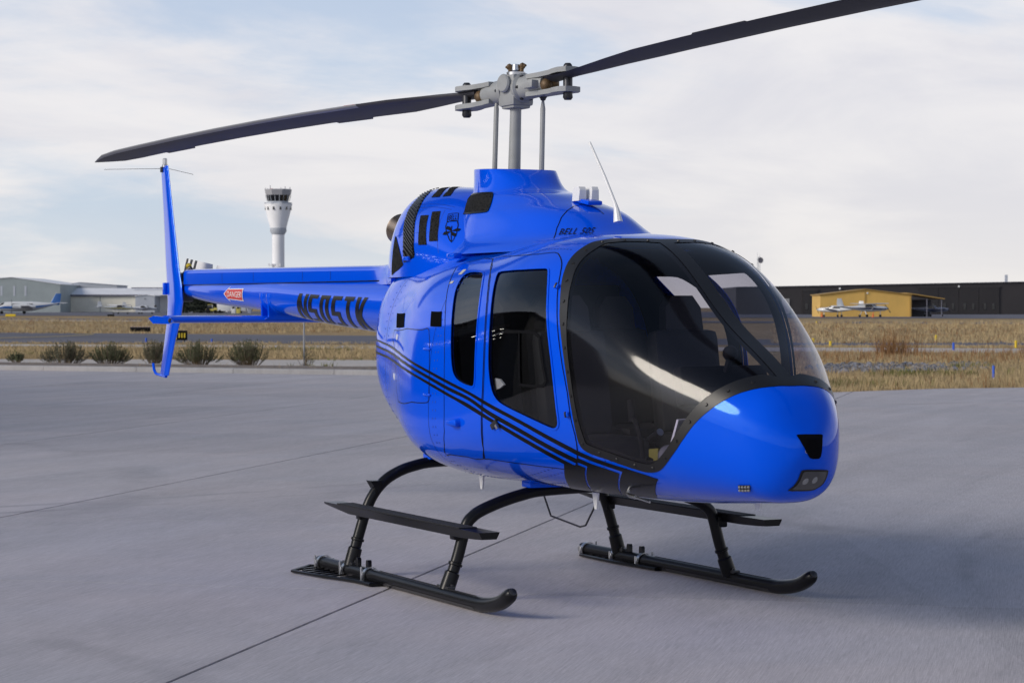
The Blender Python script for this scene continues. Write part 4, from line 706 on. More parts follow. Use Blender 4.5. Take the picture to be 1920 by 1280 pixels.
def block(*r): return [np.array([(a,c),(b2,c),(b2,d),(a,d)],float) for a,b2,c,d in r]
def seg_letters():
    W=.70; T=.30; H=.10; G={}
    G['N']=[[(0,0),(T*.8,0),(T*.8,.62),(.55,0),(W+.1,0),(W+.1,1),(.5+.06,1),(.56,.38),(.25,1),(0,1)]]
    five=[(0,0),(W,0),(W,.56),(.28,.56),(.28,1-.12),(W,1-.12),(W,1),(0,1),(0,.42),(W-.26,.42),(W-.26,.12),(0,.12)]
    G['5']=[five]; G['0']=[[(0,0),(W,0),(W,1),(0,1)],[(.26,.12),(W-.26,.12),(W-.26,.88),(.26,.88)]]
    G['T']=[[(.22,0),(.48,0),(.48,.88),(.7,.88),(.7,1),(0,1),(0,.88),(.22,.88)]]; G['K']=[[(0,0),(.26,0),(.26,.40),(.48,0),(.76,0),(.48,.52),(.74,1),(.48,1),(.26,.60),(.26,1),(0,1)]]
    out=[];x=0
    for ch in 'N505TK':
        for l in G[ch]: out.append(np.array([(x+p[0]+p[1]*.42,p[1]) for p in l]))
        x+=.92
    A=np.vstack(out);lo,hi=A.min(0),A.max(0); return [(l-lo)/(hi-lo) for l in out]
conform('registration_lettering',seg_letters(),ml,(.02,.05),.003,M_black,BOOM,oL)
mdl=letter_map(-5.40,-4.93,-.42,.42); oD=1 if surf_normals(mdl,np.array([.5]),np.array([.5]))[0]@np.array([0,-1,0])>0 else -1
conform('danger_label_border',[np.array([(-.03,.5),(.26,1.22),(.22,.98),(1.03,1.04),(1.03,-.04),(.22,.02),(.26,-.22)])],mdl,(.05,.1),.0025,M_white,BOOM,oD)
conform('danger_label',[np.array([(.02,.5),(.20,1.0),(.20,.90),(1.0,.96),(1.0,.04),(.20,.10),(.20,0.)])],mdl,(.05,.1),.0035,M_red,BOOM,oD)
conform('danger_lettering',[l*np.array([.80,.50])+np.array([.17,.25]) for l in text_loops('DANGER',0.,.02,1.)],mdl,(.05,.2),.0045,M_white,BOOM,oD)
for x in(-4.42,-4.25):
    b=MB(); rings=[]
    for xx in(-.035,-.02,.02,.035):
        X=x+xx; r=float(fbr(X))+(.012 if abs(xx)<.03 else .001); zc=float(fbb(X)+fbr(X)); rings.append([(X,-r*math.cos(a),zc+r*math.sin(a)) for a in np.linspace(-PI*1.06,PI*.06,30)])
    b.loft(rings,False,False); b.build('stabilizer_saddle',M_blue,BOOM,True,50)
    b=MB(); X=x; r=float(fbr(X)); zc=float(fbb(X)+r); b.prism([(-r*1.02,zc+.02),(-r*.98,1.655),(-r*1.25,1.63),(r*1.25,1.63),(r*.98,1.655),(r*1.02,zc+.02),(r*.7,zc-r*.72),(-r*.7,zc-r*.72)],lambda y,z:(X-.016,y,z),lambda y,z:(X+.016,y,z)); b.build('stabilizer_bracket',M_blue,BOOM,False)
def airfoil(n=10,t=.12,c=.0):
    x=(1-np.cos(np.linspace(0,PI,n)))/2; y=5*t*(.2969*np.sqrt(x)-.126*x-.3516*x**2+.2843*x**3-.1015*x**4); cam_=c*4*x*(1-x)
    return [(a,b_+k) for a,b_,k in zip(x,y,cam_)]+[(a,-b_+k) for a,b_,k in list(zip(x,y,cam_))[::-1][1:-1]]
AF=airfoil()
b=MB(); b.loft([[(-4.26-.46*a,y,1.628-.46*z) for a,z in airfoil(10,.13,-.02)] for y in(-.93,-.5,0,.5,.93)]); STB=b.build('horizontal_stabilizer',M_blue,HELI,True,50)
for y in(-.945,.945): b=MB(); b.prism([(-4.20,1.615),(-4.30,1.598),(-4.72,1.60),(-4.84,1.642),(-4.70,1.662),(-4.30,1.652)],lambda x,z:(x,y-.008,z),lambda x,z:(x,y+.008,z)); b.build('end_plate',M_blue,STB,False)
b=MB(); b.ball((-4.26,-.955,1.625),.018,8); b.build('tip_light',M_dsteel,STB)
FY=-.10
fin=[(3.02,-7.20,.21),(2.6,-7.13,.28),(2.1,-7.06,.38),(1.92,-7.03,.43),(1.78,-7.01,.44),(1.62,-7.03,.39),(1.42,-7.11,.31),(1.11,-7.24,.25)]
b=MB(); b.loft([[(xr+c*(1-a),FY+z*c*(.95 if c>.25 else 1.1),zz) for a,z in AF] for zz,xr,c in fin]); FIN=b.build('vertical_fin',M_blue,HELI,True,50)
b=MB(); b.box((-7.05,FY-.012,1.90),(.07,.03,.11),bev=.006); b.build('fin_bracket',M_blue,FIN)
b=MB(); b.tube([(-7.06,FY,1.10),(-7.18,FY,1.105),(-7.36,FY,1.115),(-7.42,FY,1.15),(-7.45,FY,1.21)],.014,8); b.build('tail_guard',M_blue,FIN)
b=MB(); b.lathe([(.028,0),(.028,.02),(.02,.025),(.02,.075),(.012,.08)],(-7.08,FY,3.01),(0,0,1),12); b.build('anticollision_light',M_steel,FIN)
b=MB(); b.box((-7.13,FY,2.99),(.05,.05,.05),bev=.006); b.build('fin_cap',M_dsteel,FIN)
b=MB(); b.tube([(-7.15,FY,3.0),(-7.6,FY-.42,3.005)],.0022,5); b.tube([(-7.05,FY,3.0),(-6.75,FY+.16,2.93)],.0022,5); b.build('static_wick',M_dsteel,FIN)
b=MB(); b.tube([(-6.60,0,1.90),(-6.72,0,1.90),(-6.85,0,1.91)],[.07,.085,.05],14); b.box((-6.76,.0,1.98),(.13,.11,.13),bev=.02); b.tube([(-6.78,-.12,1.90),(-6.78,.22,1.90)],.05,12); b.tube([(-6.69,-.05,2.03),(-6.66,.0,2.09),(-6.62,.02,2.05)],.018,8); b.box((-6.72,-.03,1.83),(.16,.12,.10),bev=.02); b.build('tail_gearbox',M_dsteel,HELI,True,50)
TR=empty('tail_rotor',(0,0,0)); TR.parent=HELI
b=MB(); hx,hy,hz=-6.80,.27,2.04; b.tube([(hx,.20,hz-.15),(hx,hy+.05,hz-.15)],.035,10); b.box((hx,hy,hz-.08),(.10,.06,.22),bev=.015); b.build('tail_rotor_hub',M_dsteel,TR)
M_wt=mat('tail_blade_white',(.72,.72,.71),.4); M_bt=mat('tail_blade_black',(.01,.01,.01),.4)
for sgn in(-1,1):
    d=Vector((-.996,0,.09))*sgn
    segs=[(.06,.50,M_wt),(.50,.57,M_bt),(.57,.63,M_wt),(.63,.70,M_bt),(.70,.76,M_wt),(.76,.82,M_bt),(.82,.84,M_wt)]
    for r0,r1,m in segs:
        b=MB(); up=Vector((.06,0,.998)); b.loft([[tuple(Vector((hx,hy,hz))+d*r+up*(.14*(a-.45))+Vector((0,1,0))*(z*.155+.02*(a-.5))) for a,z in AF] for r in(r0,r1)]); b.build('tail_rotor_blade' if (r0,r1)==(.06,.50) else 'blade_band',m,TR,True,50)
b=MB(); b.ball((-6.70,.0,2.10),.03,8); b.build('yellow_plug',M_yel,TR)
# ================================================================ mast, hub and main blades
HX,HZ=.01,3.13; PSI=3.3617; DA=Vector((math.cos(PSI),math.sin(PSI),0))           # DA points along the aft blade
TEE=-.0440
def hubp(s,lat,z): # s along blade axis (+ aft), lat toward +90deg, z up
    n=Vector((-DA.y,DA.x,0)); return Vector((HX,0,HZ))+DA*s+n*lat+Vector((0,0,z+s*TEE))
b=MB(); b.tube([(-.02,0,2.50),(HX,0,3.06)],[.042,.036],20); MAST=b.build('rotor_mast',M_hub,HELI,True,50)
for s in(-1,1):
    top=Vector((-.15,-.06,3.10)) if s>0 else Vector((.22,.09,3.075)); bot=(-.19,-.06,2.50) if s>0 else (.185,.095,2.50); b=MB(); t=Vector(bot); q=top-t
    b.tube([t,t+q*.86,t+q*.92,t+q*.96],[.017,.0165,.011,.007],10); pl_=b.build('pitch_link',M_hub,HELI)
    b=MB(); b.ball(tuple(top-q*.02),.022,8); b.box(tuple(top+Vector((0,0,.01))),(.04,.04,.05),bev=.008); b.build('rod_end',M_brass if s>0 else M_dsteel,pl_)
HUB=empty('rotor_hub',(0,0,0)); HUB.parent=HELI
def hbox(name,s,l,z,d,m,bev=.01,rx=0):
    b=MB(); b.box((0,0,0),d,bev=bev); n=Vector((-DA.y,DA.x,0)); V=[hubp(s+v[0],l+v[1],z+v[2]) for v in b.V]; return mesh(name,V,b.F,m,HUB,True,auto=35)
hbox('yoke',0,0,-.01,(.16,.17,.20),M_hub,.02); hbox('yoke_base',0,0,-.10,(.13,.14,.05),M_hub,.012)
b=MB(); 
for s in(-1,1):
    p0,p1,p2,p3=[hubp(s*k,0,0) for k in(.06,.085,.23,.31)]; b.tube([p0,p1,p1+(p2-p1)*.1,p2,p3],[.095,.098,.080,.075,.055],22)
b.build('grip_barrel',M_hub,HUB,True,40)
for s in(-1,1):
    b=MB(); b.lathe([(.055,0),(.06,.02),(.052,.03),(.0,.032)],hubp(0,.085*s,.035),Vector((-DA.y,DA.x,0))*s,16); b.build('trunnion_cap',M_hub,HUB,True,40)
    for z in(.062,-.062):
        b=MB(); prof=[(.19,-.075),(.28,-.06),(.40,-.06),(.46,-.08),(.52,-.088),(.57,-.06),(.585,0),(.57,.06),(.52,.088),(.46,.08),(.40,.06),(.28,.06),(.19,.075)]
        k0,k1=(z-.016,z+.016); b.prism(prof,lambda a,l:tuple(hubp(s*a,l,k0*(.85+.25*min(1,a)))),lambda a,l:tuple(hubp(s*a,l,k1*(.85+.25*min(1,a))))); b.build('grip_tang',M_hub,HUB,True,35)
    b=MB(); b.lathe([(.0,-.125),(.022,-.125),(.032,-.11),(.03,-.09),(.03,.085),(.026,.095),(.018,.105),(.0,.106)],hubp(s*.52,0,0),(0,0,1),14); b.build('blade_bolt',M_dsteel,HUB,True,40)
    b=MB(); b.ball(tuple(hubp(s*.34,-.025,.0)),.045,10); b.ball(tuple(hubp(s*.34,.025,-.01)),.042,10); b.build('elastomeric_bearing',M_brass,HUB)
    hbox('pitch_horn',s*.25,-.06*s,.0,(.09,.10,.05),M_hub,.01)
b=MB(); b.lathe([(.05,.08),(.062,.09),(.062,.11),(.03,.125),(.026,.16),(.0,.165)],(HX,0,HZ),(0,0,1),16); b.build('mast_nut',M_steel,HUB,True,40)
for s in(-1,1): b=MB(); p=hubp(.03*s,.02*s,.09); b.tube([p,p+Vector((0,0,.045))+DA*.008*s],.013,8); b.ball(tuple(p+Vector((0,0,.058))+DA*.012*s),.022,8); b.tube([p+Vector((0,0,.05)),p+Vector((0,0,.06))+DA*.045*s],.009,6); b.build('hub_fitting',M_brass,HUB)
for k in range(6):
    a=k*PI/3; b=MB(); b.lathe([(.011,0),(.011,.018),(.0,.02)],hubp(.098,.075*math.cos(a),.08*math.sin(a)),DA,8); b.build('barrel_bolt',M_dsteel,HUB); b=MB(); b.lathe([(.011,0),(.011,.018),(.0,.02)],hubp(-.098,.075*math.cos(a),.08*math.sin(a)),-DA,8); b.build('barrel_bolt',M_dsteel,HUB)
def main_blade(sgn,pitch,label):
    n=Vector((-DA.y,DA.x,0))*sgn                     # leading edge side for anticlockwise rotation
    ax=DA*sgn; rings=[]; 
    R_=[.40,.60,.80,1.05,1.35,1.8,2.4,3.0,3.6,4.2,4.8,5.15,5.4,5.58,5.70]
    ch=lambda r: .13+.14*min(1,max(0,(r-.60)/.7)) if r<5.3 else .27-.21*((r-5.3)/.34)**1.3
    def pt(r,a,z):                                   # a chord 0 LE .. 1 TE
        c=ch(r); tk=.12 if r>1.1 else .12+.28*(1.1-r); p=math.radians(pitch-1.2*(r-3)); off=(.27-a)*c-(.05*((r-5.3)/.34) if r>5.3 else 0); zz=z*c*tk/.12
        L=off*math.cos(p)-zz*math.sin(p); Z=off*math.sin(p)+zz*math.cos(p)
        return Vector((HX,0,HZ))+ax*r+n*L+Vector((0,0,Z+.055*r-.0075*r*r+sgn*r*TEE))
    b=MB(); b.loft([[tuple(pt(r,a,z)) for a,z in airfoil(12,.12)] for r in R_]); o=b.build('main_rotor_blade',M_blade_b,HELI,True,60)
    b=MB(); le=[(a,z) for a,z in airfoil(24,.122)]; k=[p for p in le[:6]][::-1]+[p for p in le[::-1][:5]]
    b.loft([[tuple(pt(r,a-.004,z*1.02)) for a,z in k] for r in [1.7]+R_[6:]],False,False); b.build('abrasion_strip',M_blade_l,o,True,60)
    for r0,r1 in((1.85,2.32),(4.3,4.75)):
        b=MB(); b.add([tuple(pt(r,a,z)) for r,a,z in((r0,.97,.001),(r1,.97,.001),(r1,1.08,.001),(r0+.05,1.10,.001),(r0,.97,-.004),(r1,.97,-.004),(r1,1.08,-.004),(r0+.05,1.10,-.004))],[(0,1,2,3),(7,6,5,4),(0,3,7,4),(2,1,5,6),(3,2,6,7)]); b.build('trim_tab',M_blade_b,o,False)
    b=MB(); b.loft([[tuple(pt(r,a-.004,z*1.05)) for a,z in airfoil(24,.125)[1:6]] for r in(1.72,1.86)],False,False); b.build('balance_mark',M_red,o,True)
    return o
main_blade(1,12,''); main_blade(-1,-5,'')
# ================================================================ landing gear
def smoothp(P,n=6):
    P=[np.array(p,float) for p in P]; o=[]
    for i in range(len(P)-1):
        a,b_,c,d=P[max(i-1,0)],P[i],P[i+1],P[min(i+2,len(P)-1)]
        for t in np.arange(n)/n: o.append(.5*(2*b_+(c-a)*t+(2*a-5*b_+4*c-d)*t*t+(3*b_-a-3*c+d)*t**3))
    return o+[P[-1]]
WY=.985; RS=.043
for nm,X,pts in(('front',1.06,[(.972,.06),(.90,.25),(.845,.435),(.80,.495),(.73,.535),(.61,.578),(.48,.612),(.34,.635),(0,.645)]),('rear',-.40,[(.985,.06),(.925,.27),(.872,.43),(.82,.53),(.745,.61),(.65,.665),(.54,.70),(.39,.722),(0,.73)])):
    path=[(X,-y,z) for y,z in pts]+[(X,y,z) for y,z in pts[::-1][1:]]
    b=MB(); b.tube(smoothp(path,5),.036,14); ct=b.build('cross_tube',M_rubber,HELI,True,60)
    for s in(-1,1):
        b=MB(); (y0,z0),(y1,z1)=pts[0],pts[1]; f=lambda k:(X,s*(y0+(y1-y0)*k),z0+(z1-z0)*k); b.tube([f(.05),f(.55),f(.58),f(.62)],[.048,.046,.046,.037],14); b.tube([f(.80),f(.82),f(.88),f(.90)],[.037,.044,.044,.037],14); b.build('strut_sleeve',M_rubber,ct,True,40)
        b=MB(); b.box((X,s*(y0+.0),.090),(.16,.05,.022),bev=.006)
        for k in(-.06,-.035,.035,.06): b.lathe([(.009,0),(.009,.012),(0,.014)],(X+k,s*y0-s*.012,.098),(0,0,1),8)
        b.build('saddle_plate',M_dsteel,ct,True,40)
    b=MB(); b.box((X,0,pts[-1][1]+.035),(.12,.9,.05),bev=.012); b.build('cross_tube_mount',M_blue,ct,True)
for s in(-1,1):
    SK=empty('skid',(0,0,0)); SK.parent=HELI
    b=MB(); p=smoothp([(-.93,s*WY,RS+.002),(-.4,s*WY,RS+.002),(.6,s*WY,RS+.002),(1.45,s*WY,RS+.002),(1.66,s*WY,RS+.010),(1.82,s*WY,RS+.040),(1.93,s*WY,RS+.085),(1.985,s*WY,RS+.118)],5); b.tube(p,[RS]*(len(p)-6)+[RS*k for k in(.99,.96,.9,.8,.66,.5)],16); b.build('skid_tube',M_rubber,SK,True,60)
    b=MB(); b.loft([[(x,s*WY+RS*1.03*math.sin(a)*(.8),RS+RS*1.06*math.cos(a)) for a in np.linspace(-.9,.9,9)] for x in(.1,1.52)],False,False); b.build('grip_strip',M_tread,SK,True)
    b=MB(); b.loft([[(x,s*WY+RS*1.05*math.sin(a),RS-RS*.9*math.cos(a)+.0) for a in np.linspace(-1.25,1.25,9)] for x in(.3,1.55)],False,False); b.build('wear_shoe',M_dsteel,SK,True)
    b=MB(); b.lathe([(RS*.60,-.02),(RS*.50,.004),(RS*.3,.008),(.0,.009)],(1.984,s*WY,RS+.119),(.8,0,.6),14); b.build('toe_cap',M_dsteel,SK,True)
    for x in(-.86,-.42,-.06):
        b=MB(); b.loft([[(x+dx,s*WY+(RS+.006+h)*math.cos(a),RS+(RS+.006+h)*math.sin(a)) for dx,h in((-.016,0),(-.016,.006),(.016,.006),(.016,0))] for a in np.linspace(-.55,PI+.55,20)],True); b.tube([(x,s*WY-s*(-.064),.02),(x,s*WY+s*.064,.10)],.007,8); b.tube([(x,s*WY-s*.066,.015),(x,s*WY-s*.066,.075)],.0075,8); b.build('hose_clamp',M_steel,SK,True,40)
    for x in(-.26,-.09):
        b=MB(); b.prism([(-.02,.075),(.02,.075),(.02,.125),(.012,.138),(-.012,.138),(-.02,.125)],lambda a,z:(x+a,s*WY-.012,z),lambda a,z:(x+a,s*WY+.012,z)); b.build('tie_down_lug',M_rubber,SK,False)
    # bear paw: outer frame and slats
    o=-1.  # paws stick out to starboard on the near skid and inboard mirror on the far one
    yo=s*WY+s*(-0.) ; sd_=s
    fr=[(-.98,-.06),(-.74,-.27),(-.35,-.20),(-.05,-.115),(.18,-.105),(.20,.06),(-.35,.10),(-.80,.09)]
    b=MB(); b.tube([(x,s*(WY-y),.016) for x,y in fr+fr[:1]],.011,6); b.build('bear_paw_frame',M_rubber,SK,True)
    for k in range(6):
        x=-.88+k*.095; b=MB(); b.box((x,s*(WY+.07),.014),(.022,.28-.02*abs(k-2),.010),rz=-.35*s,bev=0); b.build('bear_paw_slat',M_rubber,SK,False)
    b=MB(); b.box((-.06,s*(WY+.03),.014),(.46,.17,.014),bev=.004); b.build('bear_paw_plate',M_rubber,SK,False)
    # step
    ST=empty('step',(0,0,0)); ST.parent=HELI
    prof=[(-.045,.0),(-.06,.045),(-.065,.052),(.065,.052),(.06,.045),(.045,0)]
    b=MB(); rings=[]
    for x,k,zo in((-.80,.12,.034),(-.66,.5,.02),(-.42,1,0),(1.30,1,0),(1.50,.75,.006),(1.60,.6,.012)): rings.append([(x,s*(.945+y),.402+zo+(z*k if z<.05 else .052-zo)) for y,z in prof])
    b.loft(rings); b.build('step_beam',M_rubber,ST,True,25)
    b=MB(); b.box((.36,s*.945,.457),(1.9,.115,.005)); b.build('step_tread',M_tread,ST,False)
    for x in(-.40,1.06): b=MB(); b.box((x,s*.90,.40),(.07,.07,.07),bev=.012); b.box((x-.06,s*.945-s*.058,.425),(.014,.006,.02)); b.build('step_clamp',M_rubber,ST,True)
    b=MB(); b.prism([(-.07,0),(.02,0),(.0,-.075),(-.02,-.075)],lambda a,z:(-.43,s*(.80-a*.9),.615+z),lambda a,z:(-.35,s*(.80-a*.9),.615+z)); b.build('entry_peg',M_rubber,ST,False)
# ================================================================ cabin interior
def seat(x,y,w=.5,back=.80,rz=0):
    b=MB(); b.box((x,y,.93),(.52,w,.14),bev=.05); b.build('seat_cushion',M_seat,SEATS[-1],True,50)
    b=MB(); b.box((x-.27,y,.98+back/2),(.14,w*.96,back),ry=-.18,bev=.055); b.build('seat_back',M_seat,SEATS[-1],True,50)
    b=MB(); P=[(-.13,.0),(-.12,.16),(-.07,.23),(.07,.23),(.12,.16),(.13,0)]; b.prism(P,lambda a,z:(x-.36-z*.15,y+a,.98+back+z-.03),lambda a,z:(x-.28-z*.15,y+a,.98+back+z-.03)); b.build('headrest',M_seat,SEATS[-1],True,40)
    b=MB(); b.box((x,y*.9,.865),(.36,w*.55,.10),bev=.02); b.build('seat_base',M_int,SEATS[-1],True)
SEATS=[]
for x,y,w_ in((1.80,-.38,.46),(1.80,.38,.46),(.82,-.46,.44),(.82,0,.44),(.82,.46,.44)):
    e=empty('cabin_seat',(0,0,0)); e.parent=HELI; SEATS.append(e); seat(x,y,w_,.62)
b=MB()
def half_w(x,z):
    U=ux(x); w_,zt,zb=float(fW(U)),float(fT(U)),float(fB(U)); zc=float(fC(U)); up=z>zc; h=zt-zc if up else zc-zb; n=float(fNT(U) if up else fNB(U)); return w_*max(0.,1-abs((z-zc)/h)**n)**(1/n)
b.loft([[(x,-half_w(x,z)*.9,z),(x,half_w(x,z)*.9,z),(x,half_w(x,z)*.88,z-.02),(x,-half_w(x,z)*.88,z-.02)] for x in np.linspace(.1,3.0,16) for z in[.80]]); b.build('cabin_floor',M_int,HELI,False)
b=MB(); b.box((.20,0,1.35),(.05,1.30,1.05),bev=.02); b.build('rear_bulkhead',M_int,HELI,False)
PAN=empty('instrument_panel',(0,0,0)); PAN.parent=HELI
b=MB(); b.prism([(2.62,.74),(2.95,.76),(2.99,1.02),(2.83,1.20),(2.62,1.30),(2.58,1.1)],lambda x,z:(x,-.17,z),lambda x,z:(x,.17,z)); b.build('pedestal',M_int,PAN,True,30)
b=MB(); b.box((2.57,0,1.30),(.10,.56,.22),ry=-.25,bev=.03); b.build('panel_housing',M_int,PAN,True,40)
for y in(-.14,.14): b=MB(); b.box((2.512,y,1.292),(.006,.24,.16),ry=-.25); b.build('display_screen',mat('dark_screen',(.006,.007,.01),.08),PAN,False)
b=MB(); b.tube([(2.62,0,1.38),(2.66,0,1.46)],.02,8); b.ball((2.66,0,1.48),.045,10); b.build('compass',M_int,PAN)
for y in(-.38,.38):
    e=empty('flight_controls',(0,0,0)); e.parent=HELI
    b=MB(); b.tube(smoothp([(2.34,y,.75),(2.36,y,.95),(2.30,y,1.08),(2.25,y,1.12)],4),.014,8); b.tube([(2.25,y,1.10),(2.23,y,1.22)],.022,10); b.build('cyclic_stick',M_int,e)
    b=MB(); b.tube([(1.6,y+.25,.80),(2.0,y+.25,.98)],.013,8); b.tube([(2.0,y+.25,.98),(2.12,y+.25,1.03)],.022,10); b.build('collective_lever',M_steel,e)
    for k in(-.09,.09): b=MB(); b.box((2.74,y*.75+k,.90),(.02,.09,.13),ry=-.4,bev=.008); b.tube([(2.76,y*.75+k,.81),(2.74,y*.75+k,.87)],.01,6); b.build('rudder_pedal',M_dsteel,e)
b=MB(); b.lathe([(.0,0),(.055,.0),(.06,.012),(.05,.03),(.02,.035),(.0,.036)],(2.62,-.36,.93),(.75,-.6,.2),20); b.build('air_vent',mat('vent_ring',(.11,.11,.12),.35),HELI)
b=MB(); b.prism([(0,.02),(.10,.03),(.10,-.01),(.085,-.09),(.05,-.10),(.05,-.03),(0,-.02)],lambda a,z:(2.47+a,-.40,.94+z),lambda a,z:(2.47+a,-.385,.94+z)); b.build('yellow_strap',mat('faded_yellow',(.20,.18,.03),.6),HELI,False)
b=MB(); b.box((2.62,-.30,1.06),(.012,.09,.14),ry=.3,rz=.5); b.build('paper_card',M_white,HELI,False)
b=MB(); U_=ux(1.47); P,N=bnorm(U_,.10); Pn=np.array(P)-N*.035; b.prism([(-.085,-.035),(-.08,.02),(-.03,.035),(.03,.03),(.085,-.0),(.03,-.022),(-.045,-.035)],lambda a,z:tuple(Pn+np.array([a,0,z])),lambda a,z:tuple(Pn+np.array([a,.012,z]))); b.build('cover_tag',M_white,HELI,False)
# ================================================================ buildings
ZP=.44
def cmat(name,base,rough=.6,scale=6.,amt=.35,axis=0):                      # ribbed sheet cladding
    def fn(nt,b):
        k=NT(nt); wv=nt.nodes.new('ShaderNodeTexWave'); wv.inputs['Scale'].default_value=scale; wv.bands_direction='XYZ'[axis] if isinstance(axis,int) else axis; nt.links.new(k.tc.outputs['Object'],wv.inputs['Vector'])
        n=k.noise(k.tc.outputs['Object'],.3,5,.6); nt.links.new(k.scale(tuple(base),k.math('ADD',k.ramp(n,.3,.7,.9,1.06),k.ramp(wv.outputs['Fac'],0,1,-amt*.25,amt*.2))),b.inputs['Base Color']); k.bump(b,wv.outputs['Fac'],amt,.03)
    return node_mat(name,fn,rough,.3)
FACE=math.atan2(-F2[1],-F2[0])+PI/2                # rotation that turns local -Y to the camera
def place(u,d,rot=0.): p=at(u,d,ZP); return tuple(p),FACE+rot
def mpx(px,d): return px*d/FPX
def gable(root,x0,x1,y0,y1,h0,hr,rx,m,mr,thick=.12,name='wall'):
    """shed with gable end facing -Y; rx ridge position"""
    b=MB(); b.prism([(x0,0),(x1,0),(x1,h0),(rx,hr),(x0,h0)],lambda x,z:(x,y0,z),lambda x,z:(x,y1,z)); b.build(name,m,root,False)
    b=MB(); o=.25
    for (xa,za,xb,zb) in((x0-o,h0-o*(hr-h0)/(rx-x0),rx,hr),(rx,hr,x1+o,h0-o*(hr-h0)/(x1-rx))):
        b.add([(xa,y0-o,za+.02),(xb,y0-o,zb+.02),(xb,y1+o,zb+.02),(xa,y1+o,za+.02),(xa,y0-o,za+.02+thick),(xb,y0-o,zb+.02+thick),(xb,y1+o,zb+.02+thick),(xa,y1+o,za+.02+thick)],[(3,2,1,0),(4,5,6,7),(0,1,5,4),(1,2,6,5),(2,3,7,6),(3,0,4,7)])
    b.build('roof',mr,root,False)
def flat(root,name,x0,x1,z0,z1,y,m,dep=.06): b=MB(); b.box(((x0+x1)/2,y,(z0+z1)/2),(x1-x0,dep,z1-z0)); return b.build(name,m,root,False)
M_gwall=cmat('grey_sheet_cladding',(.34,.385,.39)); M_groof=mat('pale_roof_sheet',(.86,.86,.87),.5,noise=(.3,.05,3)); M_cream=cmat('cream_door_panels',(.80,.77,.66),.6,3.,.2); M_trim=mat('grey_trim',(.18,.18,.22),.6)
M_lgrey=cmat('light_grey_cladding',(.50,.53,.58)); M_dark=cmat('dark_brown_cladding',(.042,.038,.040),.55,5.); M_ddoor=cmat('dark_door_panels',(.034,.031,.032),.5,2.); M_yhang=cmat('yellow_cladding',(.74,.46,.12),.6,9.,.5); M_ytrim=mat('ochre_trim',(.42,.26,.07),.6)
M_dwin=mat('dark_window',(.01,.011,.013),.15,coat=1.); M_conwhite=mat('tower_concrete',(.86,.86,.87),.7,noise=(.2,.05,4))
d=640.; loc,rz=place(20,d); HG=empty('grey_hangar',loc,rz,'large grey gabled hangar behind the blue and white turboprop at far left','hangar')
k=lambda u:mpx(u-20,d)
gable(HG,k(-150),k(113),0,45,7.6,9.5,k(22),M_gwall,M_groof)
for u in(3,27,48): flat(HG,'wall_light_panel',k(u-2),k(u+2),4.5,7.2,-.04,M_lgrey)
d=655.; loc,rz=place(150,d); H2=empty('pale_hangar_row',loc,rz,'long pale hangar with cream sliding doors behind the small parked planes','hangar'); k=lambda u:mpx(u-150,d); hz_=lambda y:(585.5-y)*d/FPX+.1
gable(H2,k(96),k(206),12,30,hz_(535),hz_(529.5),k(135),M_lgrey,M_groof,name='rear_wall')
b=MB(); b.add([(k(113),-.35,hz_(553)),(k(330),-.35,hz_(553)),(k(330),9,hz_(540.5)),(k(113),9,hz_(540.5)),(k(113),-.35,hz_(553)-.2),(k(330),-.35,hz_(553)-.2),(k(330),9,hz_(540.5)-.2),(k(113),9,hz_(540.5)-.2)],[(0,1,2,3),(7,6,5,4),(0,4,5,1),(1,5,6,2),(2,6,7,3),(3,7,4,0)]); b.build('roof_slope',M_groof,H2,False); flat(H2,'fascia',k(113),k(272),hz_(556),hz_(553),-.2,M_trim,.3)
flat(H2,'front_wall',k(113),k(256),0,hz_(556),.6,M_gwall,.3)
for a,bq in((114,120),(120.5,187),(188,255)): flat(H2,'sliding_door',k(a)+.05,k(bq)-.05,.05,hz_(557),.35,M_cream,.15)
gable(H2,k(256),k(292),-2,20,hz_(556.5),hz_(553.5),k(276),M_lgrey,M_groof,name='end_wall'); flat(H2,'wall_lamp',k(273),k(275),hz_(562),hz_(560),-2.1,M_trim); flat(H2,'tank',k(292),k(295),hz_(581),hz_(573),-2.,M_dwin,.8)
flat(H2,'white_wall',k(292.5),k(420),0,hz_(543),8.,M_groof,.4); flat(H2,'roof_edge',k(240),k(420),hz_(541.5),hz_(539.3),6.,M_trim,.5)
d=760.; loc,rz=place(522,d); TW=empty('control_tower',loc,rz,'tall white airport control tower with dark glazed cab','control tower'); hz_=lambda y:(584.3-y)*d/FPX; rp=lambda px:px*d/FPX
NS=16
def ring(r,z,n=NS): return [(r*math.cos(2*PI*(i+.5)/n),r*math.sin(2*PI*(i+.5)/n),z) for i in range(n)]
b=MB(); b.loft([ring(rp(11.5),0,28),ring(rp(11.5),hz_(437),28)]); 
for i in range(5): b.box((rp(-16+i*5),-rp(9),hz_(497)),(.5,.8,.8))
b.build('shaft',M_conwhite,TW,True,40)
b=MB(); b.loft([ring(rp(15.),hz_(434.5),24),ring(rp(15.),hz_(428),24),ring(rp(26.),hz_(385),24),ring(rp(26.),hz_(383),24)]); HEAD=b.build('flared_head',M_conwhite,TW,True,50)
b=MB(); b.loft([ring(rp(12),hz_(440)),ring(rp(15.5),hz_(434)),ring(rp(15.5),hz_(427.6))]); b.build('corbel',M_lgrey,TW,False)
for i in range(12):
    a=2*PI*(i+.5)/12; r=rp(24.2)*math.cos(0); b=MB(); b.box((r*math.cos(a),r*math.sin(a),hz_(391.5)),(.35,.55,.95),rz=a); b.build('porthole',M_dwin,HEAD,False)
